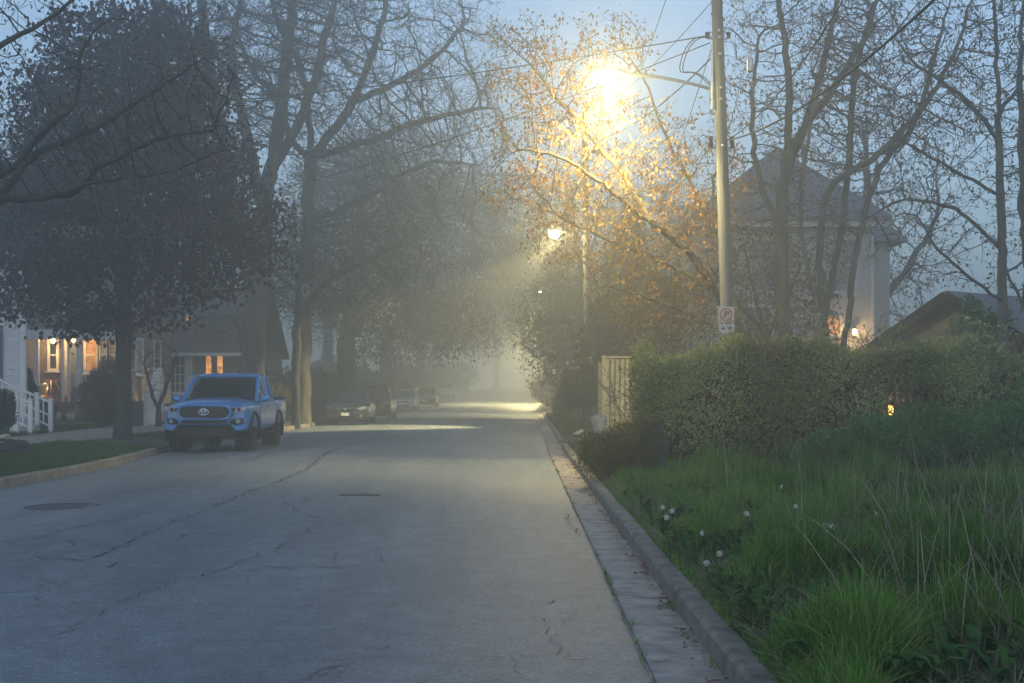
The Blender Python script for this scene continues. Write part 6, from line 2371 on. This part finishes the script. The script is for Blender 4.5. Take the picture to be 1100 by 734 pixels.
def pickup():
    root = empty('pickup_truck', (-7.0, 31.3, 0.0), 'bright blue pickup truck parked against the left kerb', 'pickup truck')

    def nd(p):
        """plan curvature of the nose"""
        f = min(1.0, max(0.0, (-1.75 - p[1]) / 0.75))
        return (p[0], p[1] + f * 0.26 * min(1.3, abs(p[0]) / 0.93) ** 2.6, p[2])

    def part(mb, name, mat, parent=root, smooth=False, bevel=0.0, nose=True, angle=35, fixn=True):
        if nose: mb.deform(nd)
        return mb.build(name, M[mat], parent, smooth=smooth, local=True, bevel=bevel, angle=angle, fixn=fixn)

    # lower body
    b = MB()
    st = [(-2.62, 0.84, 0.60, 0.94), (-2.60, 0.89, 0.56, 0.99), (-2.50, 0.925, 0.53, 1.04), (-2.3, 0.94, 0.48, 1.08), (-2.0, 0.945, 0.45, 1.10), (-1.6, 0.945, 0.44, 1.12),
          (-1.15, 0.945, 0.44, 1.135), (-0.4, 0.945, 0.44, 1.145), (0.4, 0.945, 0.44, 1.15), (0.98, 0.945, 0.44, 1.155), (1.05, 0.95, 0.46, 1.20), (1.8, 0.95, 0.5, 1.205), (2.5, 0.945, 0.53, 1.21), (2.66, 0.93, 0.55, 1.20), (2.69, 0.90, 0.58, 1.17)]
    b.loft([sring(w, z0, z1, y, 8.0, 36, 0.05) for y, w, z0, z1 in st])
    b.deform(nd)
    body = b.build('body', M['blue_paint'], root, smooth=True, local=True)
    cut = []
    for y in (-1.70, 1.54):
        for s in (-1, 1):
            cut.append(cutter_cyl(s * 0.58, s * 1.2, y, 0.42, 0.475))
    bed = MB()
    bed.box((0, 1.83, 1.02), (1.62, 1.5, 0.7))
    cut.append(bed.build('cutter', M['iron'], local=True))
    cut_mesh(body, cut)
    # hood with a raised centre
    h = MB()
    rows = []
    for y, zc, ze, w in ((-2.56, 1.025, 1.0, 0.72), (-2.4, 1.10, 1.055, 0.79), (-2.0, 1.165, 1.10, 0.83), (-1.5, 1.205, 1.13, 0.85), (-1.08, 1.225, 1.14, 0.855)):
        row = []
        for i in range(17):
            u = -1 + 2 * i / 16
            up = 0.012 if abs(u) < 0.52 else 0.0
            z = zc + (ze - zc) * abs(u) ** 2.6 + up
            row.append((u * w, y, z))
        rows.append(row)
    vs_ = [p for r_ in rows for p in r_] + [(p[0], p[1] + 0.0, p[2] - 0.12) for r_ in rows for p in r_]
    n, k = len(rows), 17
    fs = []
    for i in range(n - 1):
        for j in range(k - 1):
            a = i * k + j
            fs.append((a, a + 1, a + k + 1, a + k))
    N = n * k
    for j in range(k - 1):
        fs.append((j + 1, j, N + j, N + j + 1))
        a = (n - 1) * k + j
        fs.append((a, a + 1, N + a + 1, N + a))
    for i in range(n - 1):
        a = i * k
        fs.append((a, a + k, N + a + k, N + a))
        a = i * k + k - 1
        fs.append((a + k, a, N + a, N + a + k))
    h.add(vs_, fs)
    part(h, 'hood', 'blue_paint', smooth=True, angle=25)
    # cab: glass core, roof and pillars
    cabr = [(0.85, -1.12, 1.00, 1.13, 0.10), (0.845, -0.95, 0.985, 1.25, 0.10), (0.80, -0.68, 0.97, 1.45, 0.09), (0.745, -0.36, 0.93, 1.66, 0.08), (0.72, -0.22, 0.91, 1.735, 0.07)]
    gl = MB()
    gl.loft([plan_ring(w, y0, y1, z, 7, 40, fr) for w, y0, y1, z, fr in cabr])
    gl.build('windows', M['car_glass'], root, smooth=True, local=True, angle=50)
    rf = MB()
    rf.loft([plan_ring(0.735, -0.25, 0.925, 1.70, 7, 40, 0.07), plan_ring(0.742, -0.26, 0.935, 1.735, 7, 40, 0.07), plan_ring(0.70, -0.16, 0.88, 1.785, 6, 40, 0.06), plan_ring(0.5, 0.0, 0.72, 1.805, 5, 40, 0.03)])
    rf.build('roof', M['blue_paint'], root, smooth=True, local=True, angle=50)
    for s in (-1, 1):
        A = [(s * 0.838, -1.02, 1.13), (s * 0.80, -0.66, 1.44), (s * 0.735, -0.20, 1.74)]
        MB().tube(A, 0.045, 8).build('pillar', M['blue_paint'], root, smooth=True, local=True)
        MB().tube([(s * 0.858, -0.02, 1.12), (s * 0.812, -0.02, 1.45), (s * 0.74, -0.02, 1.74)], 0.04, 6).build('pillar', M['blue_paint'], root, smooth=True, local=True)
        MB().tube([(s * 0.855, 0.36, 1.12), (s * 0.808, 0.38, 1.45), (s * 0.735, 0.40, 1.74)], 0.035, 6).build('pillar', M['blue_paint'], root, smooth=True, local=True)
        MB().tube([(s * 0.85, 0.93, 1.12), (s * 0.79, 0.92, 1.45), (s * 0.71, 0.86, 1.74)], 0.06, 8).build('pillar', M['blue_paint'], root, smooth=True, local=True)
        MB().tube([(s * 0.862, -1.0, 1.16), (s * 0.865, 0.0, 1.17), (s * 0.86, 0.95, 1.17)], 0.03, 6).build('pillar', M['blue_paint'], root, smooth=True, local=True)
    MB().tube([(-0.80, 0.975, 1.2), (0.80, 0.975, 1.2)], 0.07, 8).build('pillar', M['blue_paint'], root, smooth=True, local=True)
    cw = MB()
    cw.box((0, -1.06, 1.165), (1.5, 0.10, 0.05))
    for s in (-0.5, 0.15):
        cw.tube([(s, -1.08, 1.2), (s + 0.3, -0.99, 1.235), (s + 0.58, -0.965, 1.25)], 0.01, 5)
    cw.build('cowl', M['black_plastic'], root, local=True)
    # doors with handles, seams
    for s in (-1, 1):
        d = MB()
        d.prism([(-1.02, 0.62), (0.02, 0.60), (0.02, 1.13), (-1.02, 1.12)], lambda u, v, q: (s * (0.944 + q - 0.012 * abs(v - 0.9)), u, v), 0, 0.010)
        dr_ = d.build('door', M['blue_paint'], root, local=True, bevel=0.006)
        hd = MB()
        hd.tube([(s * 0.955, -0.16, 1.03), (s * 0.985, -0.13, 1.03), (s * 0.985, 0.0 - 0.04, 1.03), (s * 0.955, -0.01, 1.03)], 0.014, 6)
        hd.build('handle', M['blue_paint'], dr_, local=True, smooth=True)
        d = MB()
        d.prism([(0.045, 0.60), (0.92, 0.60), (0.92, 1.135), (0.045, 1.13)], lambda u, v, q: (s * (0.944 + q - 0.012 * abs(v - 0.9)), u, v), 0, 0.010)
        d.build('rear_door', M['blue_paint'], root, local=True, bevel=0.006)
        # mirror
        m = MB()
        m.loft([[(s * (1.02 + 0.10 * math.cos(a) * q), -0.86 + dy, 1.21 + 0.085 * math.copysign(abs(math.sin(a)) ** 0.7, math.sin(a)) * q) for a in [2 * math.pi * i / 14 for i in range(14)]]
                for dy, q in ((-0.10, 0.45), (-0.07, 0.85), (0.0, 1.0), (0.05, 0.97))])
        m.span((s * 0.86, -0.85, 1.16), (s * 0.98, -0.85, 1.18), 0.08, 0.05)
        m.build('mirror', M['blue_paint'], root, smooth=True, local=True)
        # flares
        for y in (-1.70, 1.54):
            f = MB()
            pts = [(s * 0.935, y + 0.475 * math.cos(a), 0.42 + 0.475 * math.sin(a)) for a in [R(-18 + 216 * i / 24) for i in range(25)]]
            f.tube(pts, 0.045, 8)
            f.build('wheel_flare', M['black_plastic'], root, smooth=True, local=True)
            tub = MB()
            tub.lathe((0, y, 0.42), [(0.47, s * 0.57), (0.47, s * 0.60), (0.05, s * 0.575)], 24, 'X')
            tub.build('wheel_well', M['black_plastic'], root, local=True)
            wheel(root, s * 0.80, y, 0.395, 0.26, s, 'rim_dark')
        # headlights
        L = MB()
        L.prism([(0.50, 0.965), (0.565, 0.905), (0.80, 0.915), (0.905, 0.955), (0.915, 1.035), (0.72, 1.035), (0.56, 1.0)], lambda u, v, q: (s * u, -2.625 + q, v), -0.03, 0.10)
        hl = part(L, 'headlight', 'lens', bevel=0.008)
        L = MB()
        for u in (0.63, 0.74):
            L.lathe((s * u, -2.668, 0.968), [(0.038, 0.0), (0.038, 0.018), (0.028, 0.02)], 14, 'Y')
        part(L, 'projector', 'black_plastic', hl, smooth=True)
        L = MB()
        L.prism([(0.52, 0.985), (0.575, 0.928), (0.595, 0.932), (0.545, 0.99)], lambda u, v, q: (s * u, -2.662 + q, v), -0.004, 0.004)
        part(L, 'light_strip', 'chrome', hl)
        # fog lights
        L = MB()
        L.prism([(0.56, 0.66), (0.70, 0.64), (0.83, 0.665), (0.845, 0.765), (0.74, 0.785), (0.60, 0.745)], lambda u, v, q: (s * u, -2.715 + q, v), 0, 0.08)
        fp = part(L, 'fog_pocket', 'black_plastic')
        L = MB()
        L.lathe((s * 0.735, -2.728, 0.715), [(0.05, 0.0), (0.05, 0.02), (0.035, 0.022)], 16, 'Y')
        part(L, 'fog_light', 'lens', fp, smooth=True)
    # grille: dark hexagon with stacked chevron slats
    hexa = [(-0.50, 0.80), (-0.56, 0.90), (-0.50, 1.02), (-0.40, 1.045), (0.40, 1.045), (0.50, 1.02), (0.56, 0.90), (0.50, 0.80), (0.40, 0.775), (-0.40, 0.775)]
    g_ = MB()
    g_.prism(hexa, lambda u, v, q: (u, -2.655 + q, v), 0, 0.05)
    gr = part(g_, 'grille', 'black_plastic')
    sl = MB()
    for j in range(6):
        z = 0.805 + j * 0.043
        hw_ = 0.50 - abs(z - 0.91) * 0.35
        nseg = 14
        for i in range(nseg):
            x0, x1 = -hw_ + 2 * hw_ * i / nseg, -hw_ + 2 * hw_ * (i + 1) / nseg
            dz = 0.010 if i % 2 else -0.010
            if abs((x0 + x1) / 2) < 0.12 and 0.86 < z < 0.99: continue
            sl.span((x0, -2.672, z - dz), (x1, -2.672, z + dz), 0.03, 0.017)
    part(sl, 'grille_slats', 'rim_dark', gr)
    # painted surround of the grille
    sr = MB()
    ring = [Vector((u * 1.04, -2.66, 0.91 + (v - 0.91) * 1.12)) for u, v in hexa]
    sr.tube(ring + [ring[0]], 0.034, 8)
    part(sr, 'grille_surround', 'blue_paint', gr, smooth=True)
    em = MB()
    for cx, cz, rx, rz in ((0, 0.918, 0.105, 0.070), (0, 0.918, 0.038, 0.066), (0, 0.945, 0.075, 0.026)):
        em.tube([(cx + rx * math.cos(a), -2.69, cz + rz * math.sin(a)) for a in [2 * math.pi * i / 28 for i in range(29)]], 0.0105, 6)
    part(em, 'emblem', 'chrome', gr, smooth=True)
    # bumper: painted wings with a black lower valance
    bp = MB()
    bp.loft([sring(0.90, 0.655, 0.785, -2.70, 4, 24), sring(0.915, 0.625, 0.795, -2.66, 5, 24), sring(0.925, 0.60, 0.80, -2.5, 5, 24), sring(0.93, 0.60, 0.80, -2.24, 5, 24)])
    part(bp, 'bumper', 'blue_paint', smooth=True)
    for s in (-1, 1):
        w = MB()
        w.prism([(0.56, 0.62), (0.70, 0.50), (0.90, 0.53), (0.92, 0.66), (0.62, 0.66)], lambda u, v, q: (s * u, -2.69 + q, v), 0, 0.3)
        part(w, 'bumper_wing', 'blue_paint', bevel=0.02)
    it = MB()
    it.prism([(-0.52, 0.69), (-0.44, 0.735), (0.44, 0.735), (0.52, 0.69), (0.46, 0.665), (-0.46, 0.665)], lambda u, v, q: (u, -2.716 + q, v), 0, 0.06)
    part(it, 'lower_intake', 'black_plastic')
    va = MB()
    va.prism([(-0.60, 0.615), (-0.70, 0.50), (-0.58, 0.40), (0.58, 0.40), (0.70, 0.50), (0.60, 0.615)], lambda u, v, q: (u, -2.695 + q, v), 0, 0.3)
    part(va, 'valance', 'black_plastic', bevel=0.015)
    un = MB()
    un.box((0, -0.1, 0.40), (1.1, 4.6, 0.16))
    un.tube([(-0.72, -1.70, 0.40), (0.72, -1.70, 0.40)], 0.05, 8)
    un.tube([(-0.72, 1.54, 0.40), (0.72, 1.54, 0.40)], 0.06, 8)
    un.lathe((0, 1.54, 0.40), [(0.03, -0.12), (0.14, -0.05), (0.14, 0.05), (0.03, 0.12)], 12, 'X')
    un.build('underbody', M['black_plastic'], root, local=True)
    for s in (-1, 1):
        sb = MB()
        sb.tube([(s * 0.86, -1.15, 0.44), (s * 0.90, -1.0, 0.41), (s * 0.90, 0.9, 0.41), (s * 0.86, 1.0, 0.44)], 0.035, 8)
        sb.build('side_step', M['black_plastic'], root, local=True, smooth=True)
    br = MB()
    br.tube([(-0.87, 1.06, 1.21), (-0.87, 2.62, 1.215)], 0.03, 6)
    br.tube([(0.87, 1.06, 1.21), (0.87, 2.62, 1.215)], 0.03, 6)
    br.build('bed_rail', M['black_plastic'], root, local=True, smooth=True)
    rb = MB()
    rb.box((0, 2.76, 0.62), (1.8, 0.14, 0.2))
    rb.build('rear_bumper', M['chrome'], root, local=True, bevel=0.02)
    an = MB()
    an.tube([(0.2, 0.2, 1.79), (0.2, 0.28, 1.85)], 0.018, 5)
    an.build('aerial', M['black_plastic'], root, local=True)
    root.rotation_euler = (0, 0, R(1.0))
    return root


pickup()


def car(label, loc, paint, kind='sedan', W=1.80, L=4.6, H=1.45, rz=0.0, group=None, front='smile', name='parked_car', cat='car', rack=False):
    root = empty(name, loc, label, cat, group, rz)
    hl, hw = L / 2, W / 2
    suv = kind == 'suv'
    belt = H * (0.62 if suv else 0.64)
    hoodz = H * (0.60 if suv else 0.58)

    def nd(p):
        f = min(1.0, max(0.0, (-hl * 0.62 - p[1]) / (hl * 0.38)))
        r_ = min(1.0, max(0.0, (p[1] - hl * 0.75) / (hl * 0.25)))
        c = min(1.3, abs(p[0]) / hw) ** 2.5
        return (p[0], p[1] + f * 0.30 * c - r_ * 0.2 * c, p[2])

    z0 = 0.20 if not suv else 0.26
    b = MB()
    tail = belt * (1.02 if suv else 0.98)
    st = [(-hl, hw * 0.86, z0 + 0.08, hoodz * 0.78), (-hl + 0.04, hw * 0.93, z0 + 0.03, hoodz * 0.86), (-hl + 0.2, hw * 0.975, z0, hoodz * 0.93), (-hl + 0.6, hw, z0, hoodz * 0.99),
          (-hl * 0.45, hw, z0, hoodz * 1.05), (-hl * 0.2, hw, z0, belt), (hl * 0.5, hw, z0, belt), (hl * 0.8, hw * 0.98, z0, tail), (hl - 0.1, hw * 0.95, z0 + 0.02, tail * 0.97), (hl, hw * 0.88, z0 + 0.08, tail * 0.9)]
    b.loft([sring(w, a, c, y, 5.5, 32, 0.06) for y, w, a, c in st])
    b.deform(nd)
    body = b.build('body', M[paint], root, smooth=True, local=True)
    wr = 0.32 if not suv else 0.35
    wy = (-hl * 0.60, hl * 0.58)
    cut_mesh(body, [cutter_cyl(s * (hw - 0.28), s * (hw + 0.3), y, wr, wr + 0.055) for y in wy for s in (-1, 1)])
    # glasshouse
    ys0, yr0 = (-hl * 0.36, -hl * 0.05) if not suv else (-hl * 0.42, -hl * 0.12)
    ye0, ye1 = (hl * 0.70, hl * 0.34) if not suv else (hl * 0.93, hl * 0.76)
    g_ = MB()
    rings = []
    for i in range(5):
        t = i / 4
        e = t ** 1.25
        rings.append(plan_ring(hw * (0.91 - 0.21 * e), ys0 + (yr0 - ys0) * t, ye0 + (ye1 - ye0) * t, belt - 0.05 + (H - 0.03 - belt + 0.05) * t, 5, 36, 0.16))
    g_.loft(rings)
    g_.build('windows', M['car_glass'], root, smooth=True, local=True, angle=50)
    r_ = MB()
    wt = hw * 0.71
    r_.loft([plan_ring(wt, yr0 - 0.03, ye1 + 0.03, H - 0.055, 5, 36, 0.15), plan_ring(wt * 1.005, yr0 - 0.02, ye1 + 0.03, H - 0.03, 5, 36, 0.15), plan_ring(wt * 0.9, yr0 + 0.1, ye1 - 0.1, H, 4, 36, 0.1)])
    r_.build('roof', M[paint], root, smooth=True, local=True, angle=50)
    for s in (-1, 1):
        MB().tube([(s * hw * 0.89, ys0 + 0.15, belt), (s * hw * 0.80, (ys0 + yr0) / 2 + 0.14, (belt + H) / 2 + 0.02), (s * wt * 0.97, yr0 + 0.10, H - 0.035)], 0.035, 6).build('pillar', M[paint], root, smooth=True, local=True)
        MB().tube([(s * hw * 0.915, hl * 0.13, belt - 0.02), (s * hw * 0.83, hl * 0.13, (belt + H) / 2), (s * wt * 0.99, hl * 0.12, H - 0.03)], 0.03, 6).build('pillar', M[paint], root, smooth=True, local=True)
        MB().tube([(s * hw * 0.90, ye0 - 0.2, belt), (s * hw * 0.81, (ye0 + ye1) / 2 - 0.08, (belt + H) / 2), (s * wt * 0.96, ye1 - 0.06, H - 0.035)], 0.05, 6).build('pillar', M[paint], root, smooth=True, local=True)
    for s in (-1, 1):
        m = MB()
        m.lathe((s * (hw + 0.06), ys0 + 0.35, belt + 0.05), [(0.02, -0.06), (0.08, -0.04), (0.09, 0.02), (0.085, 0.04)], 12, 'Y')
        m.span((s * (hw - 0.08), ys0 + 0.35, belt), (s * (hw + 0.05), ys0 + 0.35, belt + 0.03), 0.04, 0.03)
        m.build('mirror', M[paint], root, smooth=True, local=True)
        l_ = MB()
        zt = hoodz * 0.86
        l_.prism([(hw * 0.55, zt - 0.10), (hw * 0.90, zt - 0.075), (hw * 0.965, zt + 0.02), (hw * 0.80, zt + 0.035), (hw * 0.58, zt - 0.02)], lambda u, v, q: (s * u, -hl - 0.012 + q, v), 0, 0.14)
        l_.deform(nd)
        l_.build('headlight', M['lens'], root, local=True, bevel=0.01)
        f_ = MB()
        f_.lathe((s * hw * 0.68, -hl - 0.02, z0 + 0.17), [(0.045, 0.0), (0.045, 0.05)], 12, 'Y')
        f_.deform(nd)
        f_.build('fog_light', M['lens'], root, local=True)
        d = MB()
        d.prism([(-hl * 0.30, z0 + 0.12), (hl * 0.12, z0 + 0.12), (hl * 0.12, belt - 0.05), (-hl * 0.26, belt - 0.05)], lambda u, v, q: (s * (hw - 0.004 + q - 0.03 * abs(v - 0.6)), u, v), 0, 0.009)
        dd = d.build('door', M[paint], root, local=True)
        hd = MB()
        hd.box((s * (hw + 0.01), hl * 0.04, belt - 0.14), (0.03, 0.16, 0.025))
        hd.build('handle', M[paint], dd, local=True)
        for y in wy:
            wheel(root, s * (hw - 0.115), y, wr, 0.20, s)
    zg = hoodz * 0.76
    g2 = MB()
    if front == 'smile':
        g2.prism([(-0.46 * hw, zg + 0.05), (-0.38 * hw, zg - 0.045), (0.38 * hw, zg - 0.045), (0.46 * hw, zg + 0.05)], lambda u, v, q: (u, -hl - 0.012 + q, v), 0, 0.1)
    else:
        g2.prism([(-0.40 * hw, zg + 0.06), (-0.40 * hw, zg - 0.08), (0.40 * hw, zg - 0.08), (0.40 * hw, zg + 0.06)], lambda u, v, q: (u, -hl - 0.012 + q, v), 0, 0.1)
    g2.deform(nd)
    gr = g2.build('grille', M['black_plastic'], root, local=True)
    c = MB()
    c.tube([(-0.46 * hw, -hl - 0.02, zg + 0.055), (-0.2 * hw, -hl - 0.025, zg + 0.045), (0.2 * hw, -hl - 0.025, zg + 0.045), (0.46 * hw, -hl - 0.02, zg + 0.055)], 0.013, 6)
    c.lathe((0, -hl - 0.035, zg + 0.01), [(0.05, 0.0), (0.05, 0.015)], 14, 'Y')
    c.deform(nd)
    c.build('grille_trim', M['chrome'], gr, smooth=True, local=True)
    it = MB()
    it.prism([(-0.55 * hw, z0 + 0.10), (-0.45 * hw, z0 + 0.20), (0.45 * hw, z0 + 0.20), (0.55 * hw, z0 + 0.10)], lambda u, v, q: (u, -hl - 0.006 + q, v), 0, 0.1)
    it.deform(nd)
    it.build('lower_intake', M['black_plastic'], root, local=True)
    n_ = MB()
    n_.box((0, -hl - 0.03, z0 + 0.25), (0.34, 0.015, 0.13))
    n_.build('number_plate', M['plate'], root, local=True)
    u = MB()
    u.box((0, 0, z0 + 0.03), (W * 0.72, L * 0.86, 0.14))
    u.build('underbody', M['black_plastic'], root, local=True)
    if rack:
        k = MB()
        for s in (-1, 1):
            k.tube([(s * wt * 0.86, yr0 + 0.3, H), (s * wt * 0.86, yr0 + 0.36, H + 0.05), (s * wt * 0.86, ye1 - 0.3, H + 0.05), (s * wt * 0.86, ye1 - 0.22, H)], 0.018, 6)
        k.build('roof_rack', M['black_plastic'], root, smooth=True, local=True)
    return root


def carz(x, y): return road_z(x, y) + 0.004


G = 'cars parked along the left kerb'
car('dark green grey sedan parked just ahead of the maroon car', (-7.30, 56.2, carz(-7.3, 56.2)), 'green_paint', 'sedan', 1.84, 4.7, 1.47, R(1.2), G)
car('maroon crossover parked behind the dark sedan', (-7.15, 64.2, carz(-7.15, 64.2)), 'maroon_paint', 'suv', 1.85, 4.5, 1.72, R(0.8), G, 'box', rack=True)
car('silver sedan parked beyond the maroon crossover', (-7.85, 88.0, carz(-7.85, 88)), 'silver_paint', 'sedan', 1.80, 4.6, 1.42, R(0.8), G)
car('small black car parked behind the silver sedan', (-7.05, 97.0, carz(-7.05, 97)), 'black_paint', 'sedan', 1.78, 4.4, 1.46, R(0.5), G)
car('pale grey car far down the street in fog', (-7.55, 129.0, carz(-7.55, 129)), 'silver_paint', 'sedan', 1.85, 4.6, 1.48, 0, G)
car('faint dark utility vehicle farthest along the street', (-7.05, 152.0, carz(-7.05, 152)), 'black_paint', 'suv', 1.85, 4.6, 1.78, 0, G, 'box')
car('dull red car standing between the white house and the shingle house', (-16.75, 44.9, float(hgt(-16.75, 44.9)) + 0.02), 'red_paint', 'sedan', 1.72, 4.2, 1.38, R(2), None)

# ------------------------------------------------------------------ the fog itself
mb = MB()
mb.box((0, 195, 13.5), (470, 448, 31))
hz = mb.build('haze', None or M['iron'])
hz['kind'] = 'stuff'
hm = bpy.data.materials.new('fog_air')
hm.use_nodes = True
hn = hm.node_tree
hn.nodes.remove(hn.nodes["Principled BSDF"])
pv = hn.nodes.new("ShaderNodeVolumePrincipled")
pv.inputs['Color'].default_value = HAZE_COLOR
pv.inputs['Density'].default_value = HAZE_DENSITY
pv.inputs['Anisotropy'].default_value = HAZE_ANISO
pv.inputs['Density Attribute'].default_value = ""
hn.links.new(pv.outputs[0], hn.nodes["Material Output"].inputs['Volume'])
hz.data.materials.clear()
hz.data.materials.append(hm)
tag(hz, 'thin evening fog filling the street', 'haze')
